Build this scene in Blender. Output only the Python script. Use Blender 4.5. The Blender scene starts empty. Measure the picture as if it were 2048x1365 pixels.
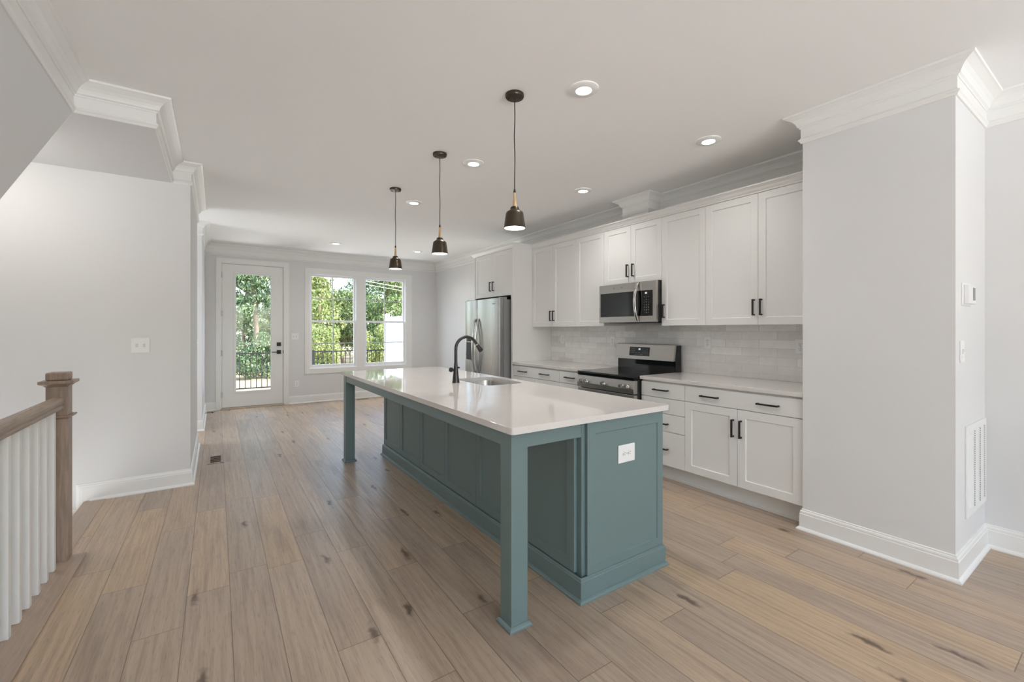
import bpy, bmesh, math, random
from mathutils import Vector, Matrix, Euler
random.seed(7)
PI = math.pi
C = bpy.context.scene.collection
scene = bpy.context.scene

# ------------------------------------------------------------------ camera, world, sun, exposure
H = 1.34
cam_d = bpy.data.cameras.new('camera'); cam = bpy.data.objects.new('camera', cam_d); C.objects.link(cam)
cam.location = (0, 0, H)
cam.rotation_euler = (PI/2, 0, -math.radians(34.0))
cam_d.sensor_width = 36.0
cam_d.lens = 36.0*875.0/2048.0
cam_d.shift_y = -(682.5-660.5)/2048.0
cam_d.clip_start = 0.02; cam_d.clip_end = 300
scene.camera = cam

scene.view_settings.view_transform = 'Standard'
scene.view_settings.look = 'None'
scene.view_settings.gamma = 1.0
scene.view_settings.use_curve_mapping = False
scene.view_settings.exposure = 0.06
scene.cycles.use_denoising = True
scene.cycles.max_bounces = 10
scene.cycles.diffuse_bounces = 6
scene.cycles.glossy_bounces = 4
scene.cycles.transparent_max_bounces = 16
scene.cycles.sample_clamp_indirect = 8.0
scene.cycles.caustics_reflective = False
scene.cycles.caustics_refractive = False

world = bpy.data.worlds.new('sky'); scene.world = world; world.use_nodes = True
wn = world.node_tree.nodes; wl = world.node_tree.links
sky = wn.new('ShaderNodeTexSky'); sky.sky_type = 'NISHITA'; sky.sun_disc = False
sky.sun_elevation = math.radians(50); sky.sun_rotation = math.radians(120)
sky.air_density = 1.0; sky.dust_density = 1.5; sky.ozone_density = 1.0
wn['Background'].inputs['Strength'].default_value = 1.1
wl.new(sky.outputs['Color'], wn['Background'].inputs['Color'])

def light(name, kind, loc, rot, energy, color=(1, 1, 1), size=None, size_y=None, parent=None, radius=None, portal=False, spot=None, blend=0.6):
    d = bpy.data.lights.new(name, kind); d.energy = energy; d.color = color
    if kind == 'AREA':
        d.shape = 'RECTANGLE'; d.size = size; d.size_y = size_y or size
        if portal: d.cycles.is_portal = True
    if kind == 'SPOT':
        d.spot_size = spot; d.spot_blend = blend
    if radius is not None: d.shadow_soft_size = radius
    o = bpy.data.objects.new(name, d); C.objects.link(o)
    o.location = loc; o.rotation_euler = rot
    if parent: o.parent = parent
    return o
sun = light('sun', 'SUN', (20, -10, 30), (0, 0, 0), 7.5, (1.0, 0.95, 0.87))
sun.rotation_euler = Vector((-0.50, 0.42, -0.76)).to_track_quat('-Z', 'Y').to_euler()
sun.data.angle = math.radians(0.6)
# added fill lamps outside the front openings (behind the camera), sky portals at the back
FRONT_Y = -4.6
light('front_fill', 'AREA', (0.25, FRONT_Y-0.30, 1.45), (PI/2, 0, 0), 21, (0.88, 0.94, 1.0), 1.5, 1.9)
light('front_fill', 'AREA', (2.0, FRONT_Y-0.30, 1.45), (PI/2, 0, 0), 21, (0.88, 0.94, 1.0), 1.5, 1.9)
BY = 8.80
# added upward fill lamps over deck and front lawn to brighten the ceiling
light('deck_fill', 'AREA', (1.5, BY+2.2, -0.09), (PI, 0, 0), 320, (0.95, 0.98, 1.0), 3.6, 1.3)
light('lawn_fill', 'AREA', (1.6, -12.0, -0.7), (PI, 0, 0), 8600, (0.87, 0.94, 1.0), 10, 12)
# added fill lamps, one above the back windows and one in the side hall
light('back_fill', 'AREA', (1.8, BY+1.0, 3.5), (math.radians(-36), 0, 0), 370, (0.92, 0.965, 1.0), 4.0, 1.2)
light('hall_fill', 'AREA', (-1.70, 6.70, 1.2), (0, math.radians(-100), 0), 20, (0.93, 0.97, 1.0), 1.2, 0.75)
# added upward fill lamp just above the stair landing
light('stair_fill', 'AREA', (-1.3, 4.1, -0.12), (PI, 0, 0), 6, (0.97, 0.985, 1.0), 0.7, 0.9)
light('window_portal', 'AREA', (2.37, BY+0.22, 1.51), (-PI/2, 0, 0), 1, (1, 1, 1), 2.0, 1.85, portal=True)
light('door_portal', 'AREA', (0.53, BY+0.22, 1.29), (-PI/2, 0, 0), 1, (1, 1, 1), 0.62, 2.1, portal=True)

# ------------------------------------------------------------------ materials
def lin(c):
    return tuple(((v/255.0)/12.92 if v/255.0 <= 0.04045 else ((v/255.0+0.055)/1.055)**2.4) for v in c)
def newmat(name):
    m = bpy.data.materials.new(name); m.use_nodes = True
    return m, m.node_tree, m.node_tree.nodes['Principled BSDF']
def node(nt, typ, **kw):
    n = nt.nodes.new(typ)
    for k, v in kw.items():
        if k.startswith('i_'): n.inputs[k[2:]].default_value = v
        else: setattr(n, k, v)
    return n
def math_n(nt, op, a, b=None, c=None):
    n = nt.nodes.new('ShaderNodeMath'); n.operation = op
    for i, v in enumerate((a, b, c)):
        if v is None: continue
        if isinstance(v, (int, float)): n.inputs[i].default_value = v
        else: nt.links.new(v, n.inputs[i])
    return n.outputs[0]
def mixc(nt, fac, a, b, blend='MIX'):
    n = nt.nodes.new('ShaderNodeMix'); n.data_type = 'RGBA'; n.blend_type = blend
    for s, v in (('Factor', fac), ('A', a), ('B', b)):
        idx = {'Factor': 0, 'A': 6, 'B': 7}[s]
        if isinstance(v, (int, float)): n.inputs[idx].default_value = v
        elif isinstance(v, tuple): n.inputs[idx].default_value = (*v[:3], 1)
        else: nt.links.new(v, n.inputs[idx])
    return n.outputs[2]
def paint(name, rgb, rough=0.5, metal=0.0, scale=60, bump=0.02, var=0.03, spec=0.5, coat=0.0):
    m, nt, p = newmat(name)
    base = lin(rgb)
    tc = node(nt, 'ShaderNodeTexCoord')
    nz = node(nt, 'ShaderNodeTexNoise'); nz.inputs['Scale'].default_value = scale; nz.inputs['Detail'].default_value = 3
    nt.links.new(tc.outputs['Object'], nz.inputs['Vector'])
    lo = tuple(v*(1-var) for v in base); hi = tuple(min(1, v*(1+var)) for v in base)
    nt.links.new(mixc(nt, nz.outputs['Fac'], lo, hi), p.inputs['Base Color'])
    p.inputs['Roughness'].default_value = rough; p.inputs['Metallic'].default_value = metal
    p.inputs['Specular IOR Level'].default_value = spec
    if coat: p.inputs['Coat Weight'].default_value = coat; p.inputs['Coat Roughness'].default_value = 0.08
    if bump:
        b = node(nt, 'ShaderNodeBump'); b.inputs['Strength'].default_value = bump; b.inputs['Distance'].default_value = 0.002
        nt.links.new(nz.outputs['Fac'], b.inputs['Height']); nt.links.new(b.outputs['Normal'], p.inputs['Normal'])
    return m
M = {}
M['wall'] = paint('wall_paint', (226, 226, 226), 0.75, scale=180, bump=0.06, var=0.008)
M['ceiling'] = paint('ceiling_paint', (244, 243, 242), 0.9, scale=160, bump=0.06, var=0.008)
M['trim'] = paint('trim_enamel', (238, 238, 236), 0.38, scale=40, bump=0.01, var=0.006)
M['cabinet'] = paint('white_cabinet_lacquer', (234, 233, 231), 0.38, scale=40, bump=0.01, var=0.006)
M['teal'] = paint('sage_teal_lacquer', (112, 133, 134), 0.36, scale=40, bump=0.012, var=0.012)
M['rail_black'] = paint('matte_black_railing', (24, 24, 25), 0.85, scale=90, bump=0.02, var=0.05, spec=0.15)
M['black'] = paint('black_iron', (30, 29, 29), 0.42, scale=90, bump=0.02, var=0.05)
M['black_gloss'] = paint('black_ceramic_glass', (9, 9, 10), 0.06, scale=20, bump=0.0, var=0.03, spec=0.6)
M['dark_plastic'] = paint('dark_plastic', (34, 34, 36), 0.5, scale=90, bump=0.02, var=0.05)
M['white_plastic'] = paint('white_plastic', (240, 240, 240), 0.35, scale=60, bump=0.0, var=0.004)
M['grey_plastic'] = paint('grey_plastic', (150, 152, 154), 0.45, scale=60, bump=0.0, var=0.01)
M['hinge'] = paint('satin_nickel', (175, 175, 175), 0.4, metal=1.0, scale=60, bump=0.0, var=0.02)
M['gunmetal'] = paint('gunmetal_faucet', (74, 73, 73), 0.32, metal=0.85, scale=90, bump=0.01, var=0.04)
M['bronze'] = paint('aged_bronze', (84, 76, 66), 0.36, metal=0.9, scale=35, bump=0.03, var=0.25)
M['brown_board'] = paint('dark_brown_board', (58, 42, 32), 0.7, scale=50, bump=0.02, var=0.12)
M['slot'] = paint('shadow_slot', (70, 70, 70), 0.8, scale=50, bump=0.0, var=0.02)
M['vent_brown'] = paint('brown_vent_metal', (122, 84, 52), 0.5, metal=0.2, scale=50, bump=0.02, var=0.08)
M['duct'] = paint('dark_duct', (40, 28, 20), 0.8, scale=50, bump=0.0, var=0.05)
M['vinyl'] = paint('white_vinyl', (243, 244, 246), 0.4, scale=30, bump=0.0, var=0.005)
M['vinyl_fence'] = paint('white_vinyl_fence', (194, 200, 208), 0.5, scale=30, bump=0.0, var=0.005)
M['deck'] = paint('deck_boards', (150, 135, 120), 0.8, scale=8, bump=0.1, var=0.1)
M['bark'] = paint('tree_bark', (136, 116, 98), 0.9, scale=9, bump=0.6, var=0.3)
M['cable'] = paint('pale_cable', (215, 212, 205), 0.5, scale=9, bump=0.0, var=0.02)

def steel(name, rgb, rough, axis, stretch=220):
    m, nt, p = newmat(name)
    tc = node(nt, 'ShaderNodeTexCoord'); mp = node(nt, 'ShaderNodeMapping')
    sc = [stretch]*3; sc[axis] = 2.0
    mp.inputs['Scale'].default_value = sc
    nz = node(nt, 'ShaderNodeTexNoise'); nz.inputs['Scale'].default_value = 3.0; nz.inputs['Detail'].default_value = 4
    nt.links.new(tc.outputs['Object'], mp.inputs['Vector']); nt.links.new(mp.outputs['Vector'], nz.inputs['Vector'])
    b = lin(rgb)
    nt.links.new(mixc(nt, nz.outputs['Fac'], tuple(v*0.9 for v in b), tuple(min(1, v*1.08) for v in b)), p.inputs['Base Color'])
    nt.links.new(math_n(nt, 'MULTIPLY_ADD', nz.outputs['Fac'], 0.12, rough-0.06), p.inputs['Roughness'])
    p.inputs['Metallic'].default_value = 1.0
    bp = node(nt, 'ShaderNodeBump'); bp.inputs['Strength'].default_value = 0.04; bp.inputs['Distance'].default_value = 0.001
    nt.links.new(nz.outputs['Fac'], bp.inputs['Height']); nt.links.new(bp.outputs['Normal'], p.inputs['Normal'])
    return m
M['steel_y'] = steel('brushed_steel_sideways', (186, 182, 177), 0.30, 1)
M['steel_z'] = steel('brushed_steel_upright', (164, 161, 161), 0.26, 2)
M['chrome'] = steel('polished_steel', (208, 207, 205), 0.14, 2)
M['sinksteel'] = steel('sink_steel', (196, 195, 192), 0.26, 0)
M['fridge_side'] = paint('grey_fridge_side', (150, 151, 152), 0.4, metal=0.3, scale=60, bump=0.01, var=0.02)

def emit(name, rgb, strength):
    m, nt, p = newmat(name)
    p.inputs['Base Color'].default_value = (*lin(rgb), 1)
    p.inputs['Emission Color'].default_value = (*lin(rgb), 1); p.inputs['Emission Strength'].default_value = strength
    return m
M['lens'] = emit('lamp_lens', (255, 249, 240), 9.0)
M['bulb'] = emit('pendant_bulb', (255, 244, 228), 5.0)
M['shade_in'] = paint('white_shade_lining', (245, 243, 238), 0.5, scale=30, bump=0, var=0.01)
M['digits'] = emit('display_digits', (225, 232, 236), 1.0)
M['marks'] = paint('printed_marks', (196, 196, 196), 0.5, scale=30, bump=0, var=0.01)
M['faint_marks'] = paint('embossed_mark', (120, 120, 120), 0.4, scale=30, bump=0, var=0.01)

def glass(name, refl=0.9, tint=(1, 1, 1)):
    m = bpy.data.materials.new(name); m.use_nodes = True; nt = m.node_tree; nt.nodes.clear()
    out = node(nt, 'ShaderNodeOutputMaterial'); tr = node(nt, 'ShaderNodeBsdfTransparent'); gl = node(nt, 'ShaderNodeBsdfGlossy')
    tr.inputs['Color'].default_value = (*tint, 1); gl.inputs['Roughness'].default_value = 0.01
    fr = node(nt, 'ShaderNodeFresnel'); fr.inputs['IOR'].default_value = 1.45
    mx = node(nt, 'ShaderNodeMixShader')
    nt.links.new(math_n(nt, 'MULTIPLY', fr.outputs[0], refl), mx.inputs[0])
    nt.links.new(tr.outputs[0], mx.inputs[1]); nt.links.new(gl.outputs[0], mx.inputs[2]); nt.links.new(mx.outputs[0], out.inputs[0])
    return m
M['glass'] = glass('window_glass', 0.6, (0.97, 0.985, 0.98))

def wood_floor():
    m, nt, p = newmat('oak_plank_floor'); L = nt.links
    tc = node(nt, 'ShaderNodeTexCoord'); sp = node(nt, 'ShaderNodeSeparateXYZ'); L.new(tc.outputs['Object'], sp.inputs[0])
    W, LEN = 0.181, 1.22
    xs = math_n(nt, 'ADD', sp.outputs[0], 20.035)
    xr = math_n(nt, 'DIVIDE', xs, W); row = math_n(nt, 'FLOOR', xr); xf = math_n(nt, 'FRACT', xr)
    wn1 = node(nt, 'ShaderNodeTexWhiteNoise', noise_dimensions='1D'); L.new(row, wn1.inputs['W'])
    yo = math_n(nt, 'MULTIPLY_ADD', wn1.outputs['Value'], LEN, sp.outputs[1])
    yr = math_n(nt, 'DIVIDE', math_n(nt, 'ADD', yo, 30.0), LEN); col = math_n(nt, 'FLOOR', yr); yf = math_n(nt, 'FRACT', yr)
    cmb = node(nt, 'ShaderNodeCombineXYZ'); L.new(row, cmb.inputs[0]); L.new(col, cmb.inputs[1])
    wn2 = node(nt, 'ShaderNodeTexWhiteNoise', noise_dimensions='2D'); L.new(cmb.outputs[0], wn2.inputs['Vector'])
    pid = wn2.outputs['Value']
    sepc = node(nt, 'ShaderNodeSeparateColor'); L.new(wn2.outputs['Color'], sepc.inputs[0])
    # grain coordinates shifted per plank
    gc = node(nt, 'ShaderNodeCombineXYZ')
    L.new(math_n(nt, 'ADD', math_n(nt, 'MULTIPLY', sp.outputs[0], 1.0), math_n(nt, 'MULTIPLY', pid, 13.7)), gc.inputs[0])
    L.new(math_n(nt, 'ADD', math_n(nt, 'MULTIPLY', sp.outputs[1], 0.035), math_n(nt, 'MULTIPLY', pid, 7.3)), gc.inputs[1])
    L.new(math_n(nt, 'MULTIPLY', pid, 31.0), gc.inputs[2])
    g1 = node(nt, 'ShaderNodeTexNoise'); g1.inputs['Scale'].default_value = 75; g1.inputs['Detail'].default_value = 6; g1.inputs['Roughness'].default_value = 0.62; g1.inputs['Distortion'].default_value = 0.5
    L.new(gc.outputs[0], g1.inputs['Vector'])
    gc2 = node(nt, 'ShaderNodeCombineXYZ')
    L.new(math_n(nt, 'ADD', sp.outputs[0], math_n(nt, 'MULTIPLY', pid, 5.1)), gc2.inputs[0])
    L.new(math_n(nt, 'ADD', math_n(nt, 'MULTIPLY', sp.outputs[1], 0.09), math_n(nt, 'MULTIPLY', pid, 9.9)), gc2.inputs[1])
    L.new(math_n(nt, 'MULTIPLY', pid, 17.0), gc2.inputs[2])
    g2 = node(nt, 'ShaderNodeTexNoise'); g2.inputs['Scale'].default_value = 9; g2.inputs['Detail'].default_value = 3; g2.inputs['Distortion'].default_value = 1.2
    L.new(gc2.outputs[0], g2.inputs['Vector'])
    wv = node(nt, 'ShaderNodeTexWave', wave_type='BANDS', bands_direction='X'); wv.inputs['Scale'].default_value = 7; wv.inputs['Distortion'].default_value = 9; wv.inputs['Detail'].default_value = 3; wv.inputs['Detail Scale'].default_value = 0.7
    L.new(gc2.outputs[0], wv.inputs['Vector'])
    # base per plank tone
    cr = node(nt, 'ShaderNodeValToRGB'); L.new(pid, cr.inputs[0])
    e = cr.color_ramp.elements
    e[0].position = 0.0; e[0].color = (*lin((175, 158, 142)), 1)
    e[1].position = 1.0; e[1].color = (*lin((193, 173, 153)), 1)
    for pos, c in ((0.3, (186, 168, 149)), (0.6, (180, 163, 147)), (0.8, (198, 173, 143))):
        x = e.new(pos); x.color = (*lin(c), 1)
    c1 = mixc(nt, math_n(nt, 'MULTIPLY', wv.outputs['Fac'], 0.16), cr.outputs[0], lin((146, 127, 111)))
    gr = node(nt, 'ShaderNodeMapRange'); gr.inputs['From Min'].default_value = 0.44; gr.inputs['From Max'].default_value = 0.72; L.new(g1.outputs['Fac'], gr.inputs['Value'])
    c2 = mixc(nt, math_n(nt, 'MULTIPLY', gr.outputs[0], 0.55), c1, lin((140, 120, 105)))
    hr = node(nt, 'ShaderNodeMapRange'); hr.inputs['From Min'].default_value = 0.50; hr.inputs['From Max'].default_value = 0.78; L.new(g2.outputs['Fac'], hr.inputs['Value'])
    c3 = mixc(nt, math_n(nt, 'MULTIPLY', hr.outputs[0], 0.65), c2, lin((138, 121, 108)))
    # knots
    kc = node(nt, 'ShaderNodeCombineXYZ')
    L.new(math_n(nt, 'MULTIPLY', sp.outputs[0], 5.0), kc.inputs[0]); L.new(math_n(nt, 'MULTIPLY', sp.outputs[1], 1.15), kc.inputs[1])
    nk = node(nt, 'ShaderNodeTexNoise'); nk.inputs['Scale'].default_value = 16; nk.inputs['Detail'].default_value = 5; L.new(tc.outputs['Object'], nk.inputs['Vector'])
    kv = node(nt, 'ShaderNodeVectorMath', operation='ADD')
    ks = node(nt, 'ShaderNodeVectorMath', operation='SCALE'); ks.inputs['Scale'].default_value = 0.26; L.new(nk.outputs['Color'], ks.inputs[0])
    L.new(kc.outputs[0], kv.inputs[0]); L.new(ks.outputs[0], kv.inputs[1])
    vo = node(nt, 'ShaderNodeTexVoronoi', voronoi_dimensions='2D'); vo.inputs['Scale'].default_value = 1.0; L.new(kv.outputs[0], vo.inputs['Vector'])
    vs = node(nt, 'ShaderNodeSeparateColor'); L.new(vo.outputs['Color'], vs.inputs[0])
    kr = node(nt, 'ShaderNodeMapRange', interpolation_type='SMOOTHERSTEP'); kr.inputs['From Min'].default_value = 0.13; kr.inputs['From Max'].default_value = 0.0; L.new(vo.outputs['Distance'], kr.inputs['Value'])
    kf = math_n(nt, 'MULTIPLY', kr.outputs[0], math_n(nt, 'GREATER_THAN', vs.outputs[0], 0.62))
    c4 = mixc(nt, math_n(nt, 'MULTIPLY', kf, 0.85), c3, lin((84, 66, 55)))
    fc_ = node(nt, 'ShaderNodeCombineXYZ')
    L.new(math_n(nt, 'ADD', math_n(nt, 'MULTIPLY', sp.outputs[0], 1.0), math_n(nt, 'MULTIPLY', pid, 3.3)), fc_.inputs[0]); L.new(math_n(nt, 'MULTIPLY', sp.outputs[1], 0.07), fc_.inputs[1])
    g3 = node(nt, 'ShaderNodeTexNoise'); g3.inputs['Scale'].default_value = 190; g3.inputs['Detail'].default_value = 2; L.new(fc_.outputs[0], g3.inputs['Vector'])
    fr_ = node(nt, 'ShaderNodeMapRange'); fr_.inputs['From Min'].default_value = 0.56; fr_.inputs['From Max'].default_value = 0.74; L.new(g3.outputs['Fac'], fr_.inputs['Value'])
    c4 = mixc(nt, math_n(nt, 'MULTIPLY', fr_.outputs[0], 0.34), c4, lin((108, 90, 76)))
    # seams
    ex = math_n(nt, 'MULTIPLY', math_n(nt, 'MINIMUM', xf, math_n(nt, 'SUBTRACT', 1.0, xf)), W)
    ey = math_n(nt, 'MULTIPLY', math_n(nt, 'MINIMUM', yf, math_n(nt, 'SUBTRACT', 1.0, yf)), LEN)
    ed = math_n(nt, 'MINIMUM', ex, ey)
    sr = node(nt, 'ShaderNodeMapRange'); sr.inputs['From Min'].default_value = 0.0008; sr.inputs['From Max'].default_value = 0.0024; sr.inputs['To Min'].default_value = 1; sr.inputs['To Max'].default_value = 0; L.new(ed, sr.inputs['Value'])
    c5 = mixc(nt, math_n(nt, 'MULTIPLY', sr.outputs[0], 0.6), c4, lin((66, 52, 44)))
    L.new(c5, p.inputs['Base Color'])
    L.new(math_n(nt, 'MULTIPLY_ADD', g1.outputs['Fac'], 0.16, 0.27), p.inputs['Roughness'])
    p.inputs['Specular IOR Level'].default_value = 0.45
    b = node(nt, 'ShaderNodeBump'); b.inputs['Strength'].default_value = 0.25; b.inputs['Distance'].default_value = 0.001
    L.new(math_n(nt, 'SUBTRACT', math_n(nt, 'MULTIPLY', g1.outputs['Fac'], 0.25), sr.outputs[0]), b.inputs['Height']); L.new(b.outputs['Normal'], p.inputs['Normal'])
    return m
M['floor'] = wood_floor()

def oak(name, rgb, axis, dark=0.62):
    m, nt, p = newmat(name); L = nt.links
    tc = node(nt, 'ShaderNodeTexCoord'); mp = node(nt, 'ShaderNodeMapping'); s = [60, 60, 60]; s[axis] = 4; mp.inputs['Scale'].default_value = s
    L.new(tc.outputs['Object'], mp.inputs['Vector'])
    nz = node(nt, 'ShaderNodeTexNoise'); nz.inputs['Scale'].default_value = 1.4; nz.inputs['Detail'].default_value = 5; nz.inputs['Distortion'].default_value = 0.8; L.new(mp.outputs[0], nz.inputs['Vector'])
    cr = node(nt, 'ShaderNodeValToRGB'); L.new(nz.outputs['Fac'], cr.inputs[0]); b = lin(rgb)
    e = cr.color_ramp.elements; e[0].position = 0.35; e[0].color = (*[v*dark for v in b], 1); e[1].position = 0.62; e[1].color = (*b, 1)
    L.new(cr.outputs[0], p.inputs['Base Color']); p.inputs['Roughness'].default_value = 0.42
    bp = node(nt, 'ShaderNodeBump'); bp.inputs['Strength'].default_value = 0.2; bp.inputs['Distance'].default_value = 0.001; L.new(nz.outputs['Fac'], bp.inputs['Height']); L.new(bp.outputs[0], p.inputs['Normal'])
    return m
M['oak_z'] = oak('stained_oak_upright', (166, 145, 129), 2, 0.72)
M['oak_y'] = oak('stained_oak_rail', (170, 151, 134), 1, 0.74)
M['oak_plate'] = oak('stained_oak_plate', (178, 158, 140), 1, 0.86)
M['ash'] = oak('pale_ash_turning', (222, 186, 140), 2)

def quartz():
    m, nt, p = newmat('white_quartz'); L = nt.links
    tc = node(nt, 'ShaderNodeTexCoord')
    n1 = node(nt, 'ShaderNodeTexNoise'); n1.inputs['Scale'].default_value = 2.2; n1.inputs['Detail'].default_value = 6; n1.inputs['Distortion'].default_value = 1.6; L.new(tc.outputs['Object'], n1.inputs['Vector'])
    n2 = node(nt, 'ShaderNodeTexNoise'); n2.inputs['Scale'].default_value = 260; L.new(tc.outputs['Object'], n2.inputs['Vector'])
    c = mixc(nt, n1.outputs['Fac'], lin((230, 226, 223)), lin((219, 214, 210)))
    c = mixc(nt, math_n(nt, 'MULTIPLY', n2.outputs['Fac'], 0.12), c, lin((205, 198, 192)))
    L.new(c, p.inputs['Base Color']); p.inputs['Roughness'].default_value = 0.035; p.inputs['Specular IOR Level'].default_value = 0.6
    return m
M['quartz'] = quartz()

def tile():
    m, nt, p = newmat('glazed_subway_tile'); L = nt.links
    tc = node(nt, 'ShaderNodeTexCoord'); sp = node(nt, 'ShaderNodeSeparateXYZ'); L.new(tc.outputs['Object'], sp.inputs[0])
    cb = node(nt, 'ShaderNodeCombineXYZ'); L.new(sp.outputs[1], cb.inputs[0]); L.new(sp.outputs[2], cb.inputs[1])
    br = node(nt, 'ShaderNodeTexBrick'); L.new(cb.outputs[0], br.inputs['Vector'])
    br.inputs['Scale'].default_value = 1.0; br.inputs['Brick Width'].default_value = 0.302; br.inputs['Row Height'].default_value = 0.0738; br.inputs['Mortar Size'].default_value = 0.0016; br.inputs['Mortar Smooth'].default_value = 0.2
    br.inputs['Color1'].default_value = (*lin((229, 227, 224)), 1); br.inputs['Color2'].default_value = (*lin((252, 252, 251)), 1); br.inputs['Mortar'].default_value = (*lin((226, 224, 220)), 1)
    nz = node(nt, 'ShaderNodeTexNoise'); nz.inputs['Scale'].default_value = 14; nz.inputs['Detail'].default_value = 3; L.new(tc.outputs['Object'], nz.inputs['Vector'])
    L.new(mixc(nt, math_n(nt, 'MULTIPLY', nz.outputs['Fac'], 0.42), br.outputs['Color'], lin((204, 199, 195))), p.inputs['Base Color'])
    n3 = node(nt, 'ShaderNodeTexNoise'); n3.inputs['Scale'].default_value = 15; n3.inputs['Detail'].default_value = 2; L.new(tc.outputs['Object'], n3.inputs['Vector'])
    hgt = math_n(nt, 'SUBTRACT', math_n(nt, 'MULTIPLY', n3.outputs['Fac'], 2.2), math_n(nt, 'MULTIPLY', br.outputs['Fac'], 0.8))
    b = node(nt, 'ShaderNodeBump'); b.inputs['Strength'].default_value = 0.85; b.inputs['Distance'].default_value = 0.006; L.new(hgt, b.inputs['Height']); L.new(b.outputs[0], p.inputs['Normal'])
    p.inputs['Roughness'].default_value = 0.08
    return m
M['tile'] = tile()

def leafmat(name, cols, trans=0.35):
    m = bpy.data.materials.new(name); m.use_nodes = True; nt = m.node_tree; L = nt.links; p = nt.nodes['Principled BSDF']; out = nt.nodes['Material Output']
    g = node(nt, 'ShaderNodeNewGeometry'); cr = node(nt, 'ShaderNodeValToRGB'); L.new(g.outputs['Random Per Island'], cr.inputs[0])
    e = cr.color_ramp.elements; e[0].color = (*lin(cols[0]), 1); e[1].color = (*lin(cols[-1]), 1)
    for i, c in enumerate(cols[1:-1]): x = e.new((i+1)/(len(cols)-1)); x.color = (*lin(c), 1)
    L.new(cr.outputs[0], p.inputs['Base Color']); p.inputs['Roughness'].default_value = 0.45
    t = node(nt, 'ShaderNodeBsdfTranslucent'); L.new(cr.outputs[0], t.inputs[0])
    mx = node(nt, 'ShaderNodeMixShader'); mx.inputs[0].default_value = trans
    L.new(p.outputs[0], mx.inputs[1]); L.new(t.outputs[0], mx.inputs[2]); L.new(mx.outputs[0], out.inputs[0])
    return m
M['leaf_a'] = leafmat('mid_green_leaves', [(66, 92, 50), (100, 126, 70), (134, 154, 92), (186, 194, 138)])
M['leaf_b'] = leafmat('yellow_green_leaves', [(90, 112, 58), (130, 148, 82), (168, 178, 110), (206, 206, 150)])
M['leaf_c'] = leafmat('deep_green_leaves', [(50, 78, 48), (78, 108, 68), (112, 138, 90), (168, 184, 142)])

def ground_mat():
    m, nt, p = newmat('dry_leaf_ground'); L = nt.links
    tc = node(nt, 'ShaderNodeTexCoord'); n = node(nt, 'ShaderNodeTexNoise'); n.inputs['Scale'].default_value = 1.6; n.inputs['Detail'].default_value = 8; L.new(tc.outputs['Object'], n.inputs['Vector'])
    cr = node(nt, 'ShaderNodeValToRGB'); L.new(n.outputs['Fac'], cr.inputs[0])
    e = cr.color_ramp.elements; e[0].position = 0.3; e[0].color = (*lin((160, 134, 98)), 1); e[1].position = 0.7; e[1].color = (*lin((200, 176, 138)), 1)
    L.new(cr.outputs[0], p.inputs['Base Color']); p.inputs['Roughness'].default_value = 0.95
    return m
M['ground'] = ground_mat()

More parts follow.
